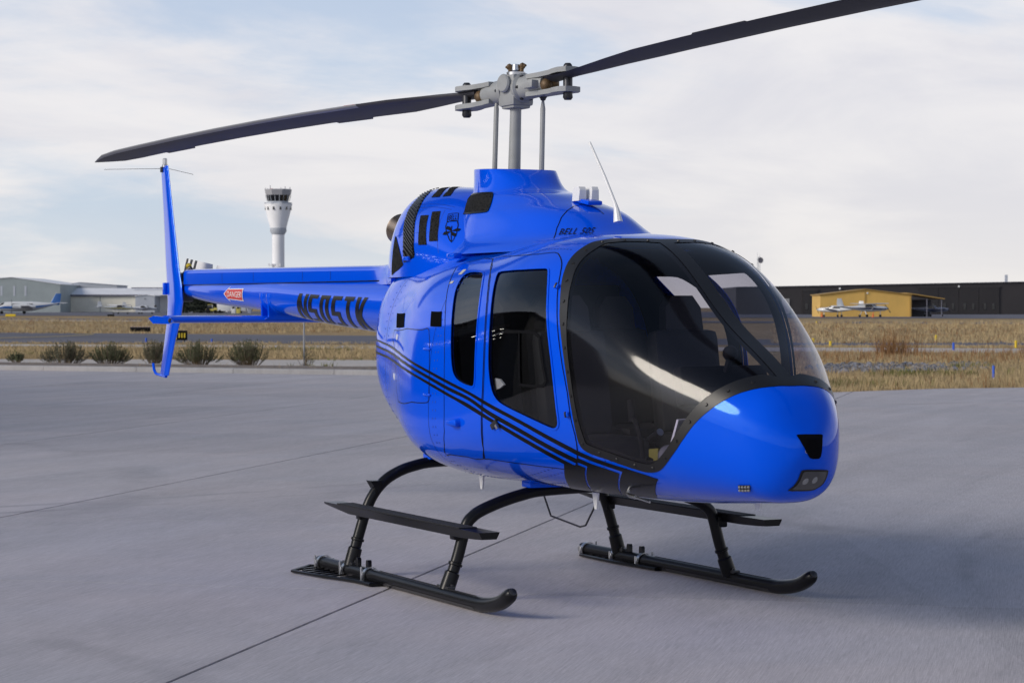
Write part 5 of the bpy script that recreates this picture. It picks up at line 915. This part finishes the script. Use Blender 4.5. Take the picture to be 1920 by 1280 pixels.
b=MB(); b.loft([ring(rp(27),hz_(383),8),ring(rp(27),hz_(380.5),8),ring(rp(20),hz_(380.5),8),ring(rp(20),hz_(377),8)]); b.build('gallery',M_lgrey,TW,False)
b=MB(); b.loft([ring(rp(20.5),hz_(378),8),ring(rp(23.5),hz_(366.5),8)]); CAB=b.build('glazed_cab',M_dwin,TW,False)
for i in range(16):
    a=2*PI*(i+.5)/8/2; b=MB(); f=1. if i%2==0 else math.cos(PI/8)
    b.tube([(rp(20.8)*f*math.cos(a),rp(20.8)*f*math.sin(a),hz_(378)),(rp(23.8)*f*math.cos(a),rp(23.8)*f*math.sin(a),hz_(366.5))],.09,5); b.build('mullion',M_lgrey,CAB,False)
b=MB(); b.loft([ring(rp(24),hz_(366.5),8),ring(rp(26.5),hz_(356.5),8),ring(rp(26),hz_(355.5),8)]); b.build('cab_roof',mat('tower_roof_grey',(.36,.36,.38),.6),TW,False)
for x,h,m in((-24,3.,M_trim),(-12,2,M_red),(-15,8,M_trim),(5,4,M_trim),(13,6,M_trim),(22,5,M_trim),(-20,2,M_trim)): b=MB(); b.tube([(rp(x),0,hz_(356)),(rp(x),0,hz_(356-h))],.10 if m is M_trim else .45,6); b.build('roof_antenna',m,TW,False)
# right side: long dark hangar and the yellow shed
d=450.; loc,rz=place(1690,d); DH=empty('dark_hangar',loc,rz,'very long low dark brown hangar behind the yellow shed','hangar'); k=lambda u:mpx(u-1690,d); hz_=lambda y:(589.6-y)*d/FPX
b=MB(); b.prism([(k(1380),0),(k(2150),0),(k(2150),hz_(526)),(k(1920),hz_(529)),(k(1450),hz_(538)),(k(1380),hz_(539))],lambda x,z:(x,0,z),lambda x,z:(x,40,z)); b.build('wall',M_dark,DH,False)
b=MB(); b.prism([(k(1380),hz_(539)+.01),(k(1450),hz_(538)+.01),(k(1920),hz_(529)+.01),(k(2150),hz_(526)+.01),(k(2150),hz_(525)),(k(1920),hz_(528)),(k(1450),hz_(537)),(k(1380),hz_(538))],lambda x,z:(x,-.3,z),lambda x,z:(x,40,z)); b.build('parapet',M_trim,DH,False)
for g in([(1505,1519),(1519.5,1532)],[(1724,1759),(1759.6,1797),(1797.6,1834.5),(1835,1873)]):
    z1=hz_(546 if g[0][0]<1600 else 540)
    for a,bq in g:
        dr=flat(DH,'hangar_door',k(a),k(bq),.05,z1,-.12,M_ddoor,.2)
        n=1 if g[0][0]<1600 else 1; cx=(a+bq)/2
        for c in ([cx] if g[0][0]<1600 else [cx-8,cx+8]): flat(dr,'door_window',k(c-2.4),k(c+2.4),hz_(581),hz_(569),-.26,M_dwin,.06)
    flat(DH,'door_header',k(g[0][0])-.2,k(g[-1][1])+.2,z1,z1+.35,-.16,M_dark,.3)
for u in(1574,1797): flat(DH,'flood_light',k(u-1.4),k(u+1.4),hz_(543 if u<1700 else 539),hz_(539.5 if u<1700 else 535.5),-.3,mat('lamp_white',(.8,.8,.78),.4),.3)
flat(DH,'pale_door',k(1466),k(1480),.05,hz_(560),-.12,mat('pale_door',(.30,.30,.30),.5),.1)
flat(DH,'rooftop_stack',k(1892),k(1897),hz_(530),hz_(515),4.,M_lgrey,.5)
d=330.; loc,rz=place(1625,d); YS=empty('yellow_hangar',loc,rz,'yellow metal shed hangar with open lean-to behind the white planes','hangar'); k=lambda u:mpx(u-1625,d); hz_=lambda y:(594.3-y)*d/FPX
gable(YS,k(1538),k(1707),0,9,hz_(553.5),hz_(543.5),k(1622),M_yhang,M_ytrim,.1)
flat(YS,'corner_trim',k(1705.5),k(1708.5),0,hz_(553),-.05,M_ytrim,.12); flat(YS,'ridge_vent',k(1621),k(1623),hz_(590),hz_(546),-.05,M_ytrim,.05); flat(YS,'wall_lamp',k(1624.5),k(1627.5),hz_(551),hz_(548.5),-.1,MATS['lamp_white'],.15)
b=MB(); b.add([(k(1700),-.3,hz_(550.5)),(k(1771),-.3,hz_(561.5)),(k(1771),9,hz_(561.5)),(k(1700),9,hz_(550.5))]+[(k(1700),-.3,hz_(549)),(k(1771),-.3,hz_(560)),(k(1771),9,hz_(560)),(k(1700),9,hz_(549))],[(3,2,1,0),(4,5,6,7),(0,1,5,4),(1,2,6,5),(2,3,7,6),(3,0,4,7)]); b.build('lean_to_roof',M_ytrim,YS,False)
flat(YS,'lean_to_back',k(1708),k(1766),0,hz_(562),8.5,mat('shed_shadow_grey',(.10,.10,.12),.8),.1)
for u in(1738,1765.5): flat(YS,'lean_to_post',k(u-.7),k(u+.7),0,hz_(561),.1,M_trim,.12)
# hangar standing beside the apron, out of frame to the left (mirrored in the doors)
def near_hangar():
    r=empty('service_hangar',(-30.,-14.7,0),math.radians(166.9),'dark open fronted service hangar beside the apron left of the helicopter','hangar')
    m=cmat('charcoal_cladding',(.05,.052,.058),.6,4.); mi=mat('hangar_inside',(.05,.05,.055),.8)
    for nm,x0,x1,z0,z1,y,mm,dp in(('end_wall',-15.4,-11.5,0,8.6,0,m,.4),('end_wall',11.5,15.4,0,8.6,0,m,.4),('door_header',-11.5,11.5,6.8,8.6,0,m,.4),('rear_wall',-15.4,15.4,0,8.6,18,mi,.4)): flat(r,nm,x0,x1,z0,z1,y,mm,dp)
    b=MB(); b.box((-15.2,9,4.3),(.3,17.5,8.6)); b.build('side_wall',m,r,False); b=MB(); b.box((15.2,9,4.3),(.3,17.5,8.6)); b.build('side_wall',m,r,False)
    b=MB(); b.prism([(-15.8,8.62),(0,9.4),(15.8,8.62),(15.8,8.8),(0,9.6),(-15.8,8.8)],lambda x,z:(x,-.5,z),lambda x,z:(x,18.5,z)); b.build('roof',M_trim,r,False)
    lm=mat('strip_lamp',(1,1,1),.5,emit=((1,.95,.85),9.))
    for i in range(6):
        for j in range(3): b=MB(); b.box((-9.5+i*3.8,4+j*5.,6.9),(1.4,.16,.08)); b.build('strip_lamp',lm,r,False)
near_hangar()
# ================================================================ aircraft
def plane(name,label,cat,u,d,rot,L,high,m,m2,fin_sweep=.4,tw=0.,group=None,gear='tri',twin=False,prop_n=2,z=ZP,span=None,tailm=None):
    loc=at(u,d,z); root=empty(name,tuple(loc),FACE+rot,label,cat,group)           # local +X nose after rot (0: nose to the right)
    s=L/8.2; R_=.62*s; zc=(.95 if twin else 1.3)*s
    st=[(-.50,.02,.10,.35),(-.42,.10,.15,.30),(-.20,.42,.42,.10),(.0,.72,.75,.06),(.10,.85,.95,.12),(.20,.88,.95,.10),(.28,.82,.66,-.06),(.40,.70,.58,-.08),(.47,.5,.45,-.08),(.50,.18,.18,-.08)]
    if twin: st=[(-.50,.02,.08,.55),(-.44,.14,.2,.5),(-.25,.55,.62,.2),(-.1,.85,.9,.05),(.2,.9,.95,.0),(.32,.82,.85,.0),(.38,.7,.62,-.12),(.45,.45,.4,-.2),(.50,.06,.06,-.25)]; R_=.66*s
    def ringp(x,w,h,zo): return [(x*L,R_*w*math.cos(a),zc+R_*(zo+h*math.sin(a))) for a in np.linspace(0,2*PI,16,endpoint=False)]
    b=MB(); b.loft([ringp(*q) for q in st]); fu=b.build('body',m,root,True,60)
    b=MB(); b.loft([[(x*L,R_*w*1.012*math.cos(a),zc+R_*(zo+h*1.012*math.sin(a))) for a in np.linspace(-.45,.05,5)][::1] for x,w,h,zo in st[1:-1]],False,False); b.loft([[(x*L,R_*w*1.012*math.cos(a),zc+R_*(zo+h*1.012*math.sin(a))) for a in np.linspace(PI-.05,PI+.45,5)] for x,w,h,zo in st[1:-1]],False,False); b.build('cheatline',m2,root,True)
    sp=(span or 10.5*s)/2; zw=zc+R_*(.95 if high else -.55); dih=.02 if high else .10; ch=1.5*s
    b=MB(); b.loft([[((.18 if not twin else .08)*L-a*c,y,zw+abs(y)*dih+q*c*1.1) for a,q in AF] for y,c in((-sp,ch*.62),(-sp*.5,ch),(0,ch),(sp*.5,ch),(sp,ch*.62))]); b.build('wing',m,root,True,60)
    b=MB(); b.loft([[(-.40*L-a*.8*s,y,zc+R_*.42+q*.8*s) for a,q in AF] for y in(-1.6*s,0,1.6*s)]) if not twin else b.loft([[(-.45*L-a*.9*s-abs(y)*.25,y,zc+.45*s+q*.9*s) for a,q in AF] for y in(-2.4*s,0,2.4*s)]); b.build('tailplane',m,root,True,60)
    fh=1.25*s if not twin else 1.45*s
    b=MB(); b.loft([[(-.36*L-(fin_sweep*h)-a*c,q*c,zc+R_*.3+h) for a,q in AF] for h,c in((0,1.25*s),(fh*.5,1.0*s),(fh,.7*s))]); b.build('fin',tailm or m,root,True,60)
    if not twin:
        for sgn in(-1,1):
            b=MB(); b.prism([(.02,.25),(.19,.25),(.155,.80),(.03,.82)] if high else [(.0,.3),(.17,.2),(.11,.9),(.02,.9)],lambda x,h:(x*L,sgn*R_*.86,zc+R_*h),lambda x,h:(x*L,sgn*R_*.80,zc+R_*h)); b.build('side_window',M_dwin,root,False)
        b=MB(); b.prism([(.20,.25),(.275,.22),(.225,.82),(.19,.9)],lambda x,h:(x*L,-R_*.70,zc+R_*h),lambda x,h:(x*L,R_*.70,zc+R_*h)); b.build('windscreen',M_dwin,root,False)
    else:
        for i in range(6):
            for sgn in(-1,1): b=MB(); b.box((-.08*L+i*.052*L,sgn*R_*.87,zc+R_*.3),(.32*s*1.3,.08,.34*s)); b.build('cabin_window',M_dwin,root,False)
        b=MB(); b.prism([(.335,.2),(.40,.12),(.37,.55),(.325,.78)],lambda x,h:(x*L,-R_*.62,zc+R_*h),lambda x,h:(x*L,R_*.62,zc+R_*h)); b.build('windscreen',M_dwin,root,False)
    eng=[(0.,.5*L,zc-R_*.08)] if not twin else [(sp*.30,.20*L,zw+.35*s),(-sp*.30,.20*L,zw+.35*s)]
    for y,x,zz in eng:
        if twin: b=MB(); b.tube([(x-3.2*s*.9,y,zz),(x-1.5*s,y,zz),(x,y,zz+.05)],[.15*s,.42*s,.25*s],12); b.build('engine_nacelle',m,root,True)
        b=MB(); b.lathe([(.17*s,0),(.12*s,.12*s),(0.,.25*s)],(x,y,zz),(1,0,0),10); pr=b.build('spinner',m2,root)
        for i in range(prop_n):
            a=.6+2*PI*i/prop_n; b=MB(); b.box((x+.08*s,y+math.cos(a)*.5*s,zz+math.sin(a)*.5*s),(.03*s,1.0*s,.12*s),rx=a); b.build('propeller_blade',M_dsteel,root,False)
    for x,y in(((.36*L,0),(.02*L,1.1*s),(.02*L,-1.1*s)) if gear=='tri' else ((-.45*L,0),(.16*L,1.*s),(.16*L,-1.*s))):
        b=MB(); b.tube([(x,y*.4 if high else y,zc-R_*.6),(x,y,.22*s)],.06*s,6); b.build('gear_leg',m,root); b=MB(); b.lathe([(.0,-.08*s),(.17*s,-.08*s),(.21*s,0),(.17*s,.08*s),(0,.08*s)],(x,y,.21*s),(0,1,0),14); b.build('wheel',M_rubber,root)
    if high:
        for sgn in(-1,1): b=MB(); b.tube([(.14*L,sgn*R_*.7,zc-R_*.5),(.12*L,sgn*sp*.45,zw+.02)],.035*s,6); b.build('wing_strut',m,root)
    return root
M_pw=mat('aircraft_white',(.74,.74,.73),.3,coat=.5); M_pb=mat('aircraft_blue',(.03,.14,.42),.3,coat=.5); M_pn=mat('aircraft_navy',(.012,.02,.08),.3,coat=.5); M_py=mat('aircraft_yellow',(.55,.47,.10),.35); M_pg=mat('aircraft_grey',(.30,.32,.40),.4)
plane('turboprop_plane','white and blue twin turboprop with swept blue tail at far left','airplane',48,470,PI+.22,13.,False,M_pw,M_pb,.55,twin=True,prop_n=4,span=15.5,tailm=M_pb)
plane('light_plane','white high-wing plane with yellow stripe before the cream hangar doors','airplane',216,470,.62,7.6,True,M_pw,M_py,.35,group='light planes parked by the hangars')
plane('light_plane','white low-wing plane nosing right beside the tail fin','airplane',262,478,.45,7.2,False,M_pw,M_pg,.35,group='light planes parked by the hangars')
plane('light_plane','white high-wing plane with navy stripe nearest the yellow shed','airplane',1617,318,.35,7.6,True,M_pw,M_pn,.4,group='light planes parked by the hangars')
plane('light_plane','all white low-wing plane facing left before the yellow shed','airplane',1576,323,PI-.45,6.6,False,M_pw,M_pw,.3,group='light planes parked by the hangars')
plane('light_plane','grey shaded plane parked inside the open lean-to','airplane',1738,334,.3,6.6,False,M_pg,M_pn,.3,group='light planes parked by the hangars')
# ================================================================ small things of the airfield
def cone(u,d): b=MB(); b.box((0,0,.02),(.36,.36,.04)); b.lathe([(.15,.04),(.03,.7),(.0,.71)],(0,0,0),(0,0,1),12); o=b.build('traffic_cone',mat('cone_orange',(.75,.16,.03),.6),None,True,40); o.location=at(u,d,ZP); return o
for u,d,l in((1541,322,'orange traffic cone at the left corner of the yellow shed'),(1637,314,'orange traffic cone under the nose of the navy striped plane')): tag(cone(u,d),l,'traffic cone','orange cones by the planes')
def sign(name,label,u,y,z,wm,hm,m,m2,face=0.,leg=.15,split=None):
    d=(CAM[2]-z)*FPX/(y-576.6); r=empty(name,tuple(at(u,d,z)),FACE+face,label,'sign')
    b=MB(); b.box((0,0,leg+hm/2),(wm,.25,hm),bev=.02); b.build('sign_box',m2,r,False)
    if m is not m2:
        if split: 
            b=MB(); b.box((-wm*.25,-.14,leg+hm/2),(wm*.46,.03,hm*.86)); b.build('sign_face',m,r,False); b=MB(); b.box((wm*.25,-.14,leg+hm/2),(wm*.46,.03,hm*.86)); b.build('sign_face',M_black,r,False)
            b=MB()
            for i in range(3): b.box((wm*(.10+i*.13),-.165,leg+hm/2),(wm*.07,.02,hm*.5))
            b.build('sign_marking',m,r,False)
        else: b=MB(); b.box((0,-.14,leg+hm/2),(wm*.95,.03,hm*.88)); b.build('sign_face',m,r,False)
    for x in(-.35,.35): b=MB(); b.tube([(x*wm,0,-.05),(x*wm,0,leg+.02)],.03,6); b.build('leg',M_dsteel,r,False)
    return r
M_sy=mat('sign_yellow',(.72,.52,.02),.4)
sign('taxiway_sign','yellow and black taxiway sign behind the lower tail fin',332,640.5,-.03,1.05,.50,M_sy,M_black,.15,.08,True)
sign('taxiway_sign','low yellow sign in front of the turboprop plane',20,594.5,.4,1.5,.36,M_sy,M_trim,.0,.1)
s_=sign('taxiway_sign','long dark sign back with row of knobs on the grassy bank',263,622.5,.02,1.42,.30,M_black,M_black,0,.05)
for i in range(7): b=MB(); b.lathe([(.05,0),(.05,.05),(0,.06)],(-.6+i*.2,0,.35),(0,0,1),8); b.build('knob',mat('knob_pink',(.5,.36,.36),.5) if i==0 else MATS['knob_pink'],s_,False)
sign('taxiway_sign','small black sign before the white high-wing plane',208,594.,.4,.95,.26,M_black,M_black,0,.1)
def post(name,label,u,y0,y1,m,r,cat,group,z=-.03,mb=None):
    d=(CAM[2]-z)*FPX/(y0-576.6); h=(y0-y1)*d/FPX; root=empty(name,tuple(at(u,d,z)),0,label,cat,group)
    b=MB(); b.lathe([(r,.12*h if mb else -.05),(r,h*.97),(r*.8,h),(0,h)],(0,0,0),(0,0,1),12,True); b.build('marker_tube',m,root,True,40)
    if mb: b=MB(); b.lathe([(r*.75,-.05),(r*.75,.13*h)],(0,0,0),(0,0,1),10); b.build('marker_base',mb,root)
    return root
M_bm=mat('marker_blue',(.02,.10,.55),.5); M_ym=mat('marker_yellow',(.70,.50,.03),.5)
for u,y0,y1,r,l in((1863,711,685,.032,'blue marker post standing in dry grass near the apron edge at right'),(1788,658,642,.05,'blue marker post on the pale shoulder beyond the weeds'),(274,643.5,633,.05,'short blue marker post beside the taxiway left of the fin'),(397,643,635,.05,'tiny blue marker post beside the taxiway right of the fin')):
    post('marker_post',l,u,y0,y1,M_bm,r,'marker','blue edge marker posts',mb=M_white)
for u,y0,y1,l in((1905,652,638,'yellow marker post at far right on the taxiway edge'),(1755,640.5,628,'yellow marker post on the bank above the rocks'),(1557,651,639,'yellow marker post on the taxiway edge near the windshield'),(1525,642,634,'yellow marker post nearest the windshield edge'),(1531,610,602,'pale marker post on the far road')):
    post('marker_post',l,u,y0,y1,M_ym,.06,'marker','yellow edge marker posts',z=-.03 if y0>620 else .35)
d=7735/(690-576.6); pr=empty('signpost',tuple(at(570,d,.05)),0,'thin grey metal post by the kerb behind the tail boom','post'); b=MB(); b.tube([(0,0,-.1),(0,0,1.42)],.028,8); b.build('post',mat('galvanised',(.33,.34,.37),.45,metal=.6),pr); b=MB(); b.box((0,0,.02),(.14,.14,.05)); b.build('base_plate',MATS['galvanised'],pr,False)
def shrub(u,y,wpx,hpx,label,n=260,sparse=False):
    d=7735/(y-576.6)+.0; W=wpx*d/FPX/2*1.15; H=hpx*d/FPX*.92; root=empty('shrub',tuple(at(u,d,.10)),0,label,'shrub','shrubs along the kerb')
    st=MB(); V=[];Fc=[]
    cl=[(random.uniform(0,2*PI),random.uniform(.6,1.15)) for _ in range(11)]
    for i in range(n):
        ca,cr=random.choice(cl); a=ca+random.gauss(0,.28); rr=min(1.1,random.random()**.7*cr); ln=H*random.uniform(.55,1.1)*(1-.55*rr*rr); tx,ty=math.cos(a)*W*rr*.95,math.sin(a)*W*rr*.95
        base=Vector((tx*.5,ty*.5,-.05)); tip=Vector((tx,ty,ln)); mid=(base+tip)/2+Vector((tx*.15,ty*.15,ln*.06)); w_=.006
        if i<n*.45: st.tube([base,mid,tip],[w_*1.3,w_,w_*.4],3,False)
        m=26 if not sparse else 7
        for k in range(m):
            t=random.uniform(.25,1.02); p=(base*(1-t)**2+mid*2*t*(1-t)+tip*t*t); q=len(V); dv=Vector((random.gauss(0,1),random.gauss(0,1),random.gauss(.5,1))).normalized()*random.uniform(.025,.055); sv=dv.orthogonal().normalized()*.009
            V+=[tuple(p-sv),tuple(p+sv),tuple(p+dv)]; Fc.append((q,q+1,q+2))
    st.build('stems',M_twig,root,False,None); mesh('foliage',V,Fc,M_sage[random.randrange(2)],root,False)
M_twig=mat('shrub_twig',(.16,.125,.09),.9); M_sage=[mat('sage_leaf',(.105,.105,.065),.85,noise=(4,.45,3)),mat('olive_leaf',(.09,.10,.05),.85,noise=(4,.45,3))]
for u,y,w_,h_,n,l,sp_ in((30,684,46,17,90,'smallest low shrub at the far left of the kerb row',False),(122,687.5,84,42,240,'leftmost large grey green shrub in the kerb row',False),(206,687.5,82,40,230,'second large shrub in the kerb row, left of the tail fin',False),(288,686,66,44,190,'shrub half hidden behind the lower tail fin',False),(374,689,88,46,240,'brownish spreading shrub just right of the tail fin',False),(468,689.5,92,48,260,'densest shrub in the kerb row below the danger label',False),(572,690,36,34,40,'sparse twiggy bush at the foot of the grey post',True)): shrub(u,y,w_,h_,l,n,sp_)
# clutter seen between the boom and the stabiliser
def tree(u,d,W,H,label,m):
    root=empty('evergreen_tree',tuple(at(u,d,ZP)),0,label,'tree','evergreen trees by the far hangars'); b=MB(); b.tube([(0,0,0),(0,0,H*.5),(0,0,H*.9)],[.3,.2,.05],8); b.build('trunk',M_twig,root); V=[];Fc=[]
    for i in range(2600):
        h=random.random()**.8; r=W*(1-h*.6)*(.55+.45*random.random())*(1+.3*math.sin(h*23+u)); a=random.uniform(0,2*PI); p=Vector((r*math.cos(a),r*math.sin(a),.2+h*H)); q=len(V); d1=Vector((random.gauss(0,1),random.gauss(0,1),random.gauss(0,1))).normalized()*.45; d2=d1.orthogonal().normalized()*.2; V+=[tuple(p-d2),tuple(p+d2),tuple(p+d1)]; Fc.append((q,q+1,q+2))
    mesh('crown',V,Fc,m,root,False)
M_ever=mat('evergreen_needles',(.022,.030,.020),.9,noise=(1.5,.5,3))
for u,w_,h_,l in((343,2.2,3.6,'dark evergreen tree left end of the clump behind the stabilizer'),(365,2.6,4.2,'tall dark evergreen tree in the middle of the clump'),(390,2.6,4.0,'dark evergreen tree right of the clump middle'),(411,1.8,3.2,'dark evergreen tree at the right end of the clump')): tree(u,560,w_,h_,l,M_ever)
def truck(u,d,label,m,L=4.6,H=2.3):
    r=empty('box_truck',tuple(at(u,d,ZP)),FACE,label,'truck'); b=MB(); b.box((-.5,0,.5+H/2),(L*.65,2,H),bev=.05); b.build('cargo_box',m,r,False); b=MB(); b.prism([(L*.22,.5),(L*.52,.5),(L*.52,1.1),(L*.42,1.25),(L*.36,1.9),(L*.22,1.9)],lambda x,z:(x,-.95,z),lambda x,z:(x,.95,z)); b.build('cab',m,r,False); b=MB(); b.prism([(L*.27,1.2),(L*.40,1.2),(L*.355,1.8),(L*.27,1.8)],lambda x,z:(x,-.96,z),lambda x,z:(x,.96,z)); b.build('cab_window',M_dwin,r,False)
    for x in(-L*.3,L*.36):
        for y in(-.9,.9): b=MB(); b.lathe([(0,-.12),(.36,-.12),(.4,0),(.36,.12),(0,.12)],(x,y,.4),(0,1,0),14); b.build('wheel',M_rubber,r)
truck(424,545,'white box truck parked right of the evergreen clump',M_pw); truck(458,540,'small pale box truck behind the stabilizer',mat('pale_grey_paint',(.55,.56,.58),.4),3.2,1.7)
def tug(u,d):
    r=empty('yellow_tractor',tuple(at(u,d,ZP)),FACE,'small yellow tractor parked in front of the evergreen clump','tractor'); b=MB(); b.box((0,0,.75),(2.6,1.3,.5),bev=.08); b.box((.9,0,1.05),(.8,1.1,.4),bev=.08); b.build('chassis',M_py,r,True); b=MB(); b.box((-.35,0,1.45),(1.,1.1,1.0),bev=.06); b.build('cab',M_dwin,r,True); b=MB(); b.box((-.35,0,2.0),(1.15,1.2,.1)); b.build('cab_roof',M_py,r,False)
    for x,q in((-.8,.55),(.9,.4)):
        for y in(-.7,.7): b=MB(); b.lathe([(0,-.15),(q*.9,-.15),(q,0),(q*.9,.15),(0,.15)],(x,y,q),(0,1,0),16); b.build('wheel',M_rubber,r)
tug(397,535)
def pump(u,d,label,m): 
    r=empty('fuel_pump',tuple(at(u,d,ZP)),FACE,label,'fuel pump','fuel pumps by the far apron'); b=MB(); b.box((0,0,.9),(.9,.6,1.8),bev=.05); b.build('cabinet',m,r,False); b=MB(); b.box((0,-.31,1.3),(.6,.04,.5)); b.build('dial',M_dwin,r,False); b=MB(); b.tube([(.5,-.2,1.5),(.62,-.25,.8),(.5,-.2,.5)],.05,6); b.build('hose',M_rubber,r)
for u,l,m in((438,'white fuel pump right of the box truck',M_pw),(447,'yellow topped fuel pump left of the stabilizer saddle',M_py),(468,'grey fuel pump next to the saddle',M_pg)): pump(u,530,l,m)
# telecom mast on the right horizon
r=empty('radio_mast',tuple(at(1422,900,ZP)),FACE,'slim lattice radio mast with dish above the dark hangar','mast'); hm=(590-488)*900/FPX
b=MB()
for x,y in((-.5,-.4),(.5,-.4),(0,.5)): b.tube([(x*1.2,y*1.2,0),(x,y,hm)],.09,5)
for i in range(24):
    z0=hm*i/24; z1=hm*(i+1)/24; s=1 if i%2 else -1; b.tube([(-.55*s,-.4,z0),(.55*s,-.4,z1)],.05,4); b.tube([(.55*s,-.4,z0),(0,.5,z1)],.05,4)
b.build('lattice',M_lgrey,r,False); b=MB(); b.lathe([(.0,0),(1.1,.25),(1.15,.3),(1.0,.3),(0,.1)],(.6,-.9,hm*.93),(.4,-1,0),16); b.build('dish',M_trim,r); b=MB(); b.tube([(-.5,-.4,hm-.2),(-.5,-.4,hm+1.5)],.05,5); b.tube([(.4,-.3,hm-.2),(.4,-.3,hm+1.0)],.05,5); b.build('whip',M_lgrey,r)
# raised yellow taxi line on the taxiway at left
def line():
    P=[(-200,634.5),(0,634.),(60,632.8),(120,630.8),(160,628.6),(176,627.4),(170,626.2),(140,625.6)]; V=[]
    for u,y in P:
        for dy in(-.25,.25): d=7735/(y+dy-576.6); V.append(wp((u-960)/FPX*d,d,float(hgt((u-960)/FPX*d,d))+.03))
    mesh('taxi_line',V,[(2*i,2*i+2,2*i+3,2*i+1) for i in range(len(P)-1)],M_yline,bpy.data.objects['taxiway'],False)
line()
# ================================================================ grasses (uncountable)
def tufts(name,label,m,spots,hr,wd,nb,spread=.12,kind='stuff'):
    V=[];Fc=[]
    for (s,d,sc) in spots:
        bx,by,bz=wp(s,d,float(hgt(s,d)))
        for i in range(nb):
            a=random.uniform(0,2*PI); r=random.uniform(0,spread)*sc; h=random.uniform(*hr)*sc; ln=random.uniform(.05,.55)*h; x=bx+r*math.cos(a); y=by+r*math.sin(a); q=random.uniform(0,PI); k=len(V); ww=wd*random.uniform(.6,1.4)
            V+=[(x-ww*math.cos(q),y-ww*math.sin(q),bz-.02),(x+ww*math.cos(q),y+ww*math.sin(q),bz-.02),(x+ln*math.cos(a),y+ln*math.sin(a),bz+h)]; Fc.append((k,k+1,k+2))
    o=mesh(name,V,Fc,m,None,False); tag(o,label,'grass',kind=kind); return o
def rs(n,y0,y1,u0,u1,sc=(.7,1.3),ok=lambda s,d:True,z=-.03):
    o=[]
    while len(o)<n:
        y=random.uniform(y0,y1); u=random.uniform(u0,u1); d=(CAM[2]-z)*FPX/(y-576.6); s=(u-960)/FPX*d
        if ok(s,d): o.append((s,d,random.uniform(*sc)))
    return o
beyond=lambda s,d: d>edge_d(s)+.15
notroad=lambda s,d: True
tufts('dry_grass','pale dry grass covering the verge right of the apron',M_blade[0],rs(5200,660,742,1480,2080,(.5,1.2),ok=lambda s,d:beyond(s,d) and not(1545<960+s/d*FPX<1810 and 62<d<71.5 and random.random()<.6))+rs(500,718,742,1480,2080,(.4,.7),ok=beyond),(.05,.20),.008,8)
tufts('rust_weeds','rust brown weeds scattered through the verge on the right',M_blade[1],rs(300,661,684,1480,2080,(.5,1.3),ok=beyond)+rs(40,700,735,1500,2000,(.4,.8),ok=beyond),(.12,.5),.008,9)
tufts('green_weeds','green weeds growing among dry verge grass on the right',M_blade[2],[(s+random.gauss(0,.55),d+random.gauss(0,.5),random.uniform(.6,1.2)) for u,y,n in((1705,705,80),(1790,703,45),(1640,727,40),(1590,722,22),(1825,690,30)) for k in range(n) for d in[7735/(y-576.6)] for s in[(u-960)/FPX*d]],(.08,.26),.009,9)
tufts('tall_weed','tall rust brown weed clump standing behind the rocks',M_blade[1],[((1673-960)/FPX*d+random.gauss(0,.35),d+random.gauss(0,.3),random.uniform(.7,1.25)) for k in range(26) for d in[87.]],(.5,1.15),.011,12,.2,None).update_tag()
bpy.data.objects['tall_weed']['category']='weed'
tufts('roadside_grass','short dry grass between the service path and taxiway shoulder',M_blade[0],rs(4200,649.5,672.5,-100,780,(.5,1.1))+rs(600,642.5,645,-100,800,(.5,1.))+rs(700,649,652.5,1500,2080,(.5,1.),ok=beyond),(.08,.2),.012,7)
tufts('bank_grass','dry grass growing over the long bank beyond the taxiway',M_blade[0],rs(3800,603,621,-150,800,(.7,1.4),z=.12)+rs(4500,609,639,1450,2100,(.6,1.3),z=.1),(.10,.28),.018,6,.3)
tufts('bank_scrub','brown scrub patches on the bank beyond the taxiway',M_blade[1],rs(800,603,621,-150,800,(.6,1.2),z=.12)+rs(900,609,639,1450,2100,(.6,1.2),z=.1),(.08,.26),.02,6,.35)
tufts('bed_litter','dry stalks and litter in the planting bed along the kerb',M_blade[0],[(s_,kerb_d(s_)+random.uniform(.4,2.6),random.uniform(.4,1.3)) for s_ in [random.uniform(-16,0) for _ in range(420)]],(.14,.26),.008,6)
tufts('green_tufts','small green tufts dotting the dry grass behind the shrubs',M_blade[2],[(s+random.gauss(0,.5),d+random.gauss(0,.5),random.uniform(.5,1.1)) for u,y,n in((525,656,26),(575,656,18),(608,657,22),(645,664,8),(435,657,12),(385,654,18),(655,676,8),(600,688,10),(205,660,18),(60,665,20),(10,662,20)) for k in range(n) for d in[7735/(y-576.6)] for s in[(u-960)/FPX*d]],(.08,.22),.012,8)
def rocks():
    b=MB()
    for k in range(420):
        t=random.random(); u=1545+t*300+random.gauss(0,14); y=random.uniform(683,697)+(1-t)*3.5-3*t; d=7735/(y-576.6); s=(u-960)/FPX*d; r=random.uniform(.05,.16)*(1-.35*t); c=wp(s,d,-.03+r*.25)
        n=6; rings=[]
        for a in(.35,1.1,1.9,2.8): rings.append([(c[0]+r*math.sin(a)*math.cos(2*PI*i/n+a)*random.uniform(.7,1.2),c[1]+r*math.sin(a)*math.sin(2*PI*i/n+a)*random.uniform(.7,1.2),c[2]-r*.7*math.cos(a)*random.uniform(.8,1.1)) for i in range(n)])
        b.loft(rings)
    o=b.build('riprap_stones',mat('grey_stone',(.17,.175,.20),.9,noise=(2.2,.6,3)),None,False,None); tag(o,'pale grey riprap stones lying in the weedy verge','stones',kind='stuff')
rocks()
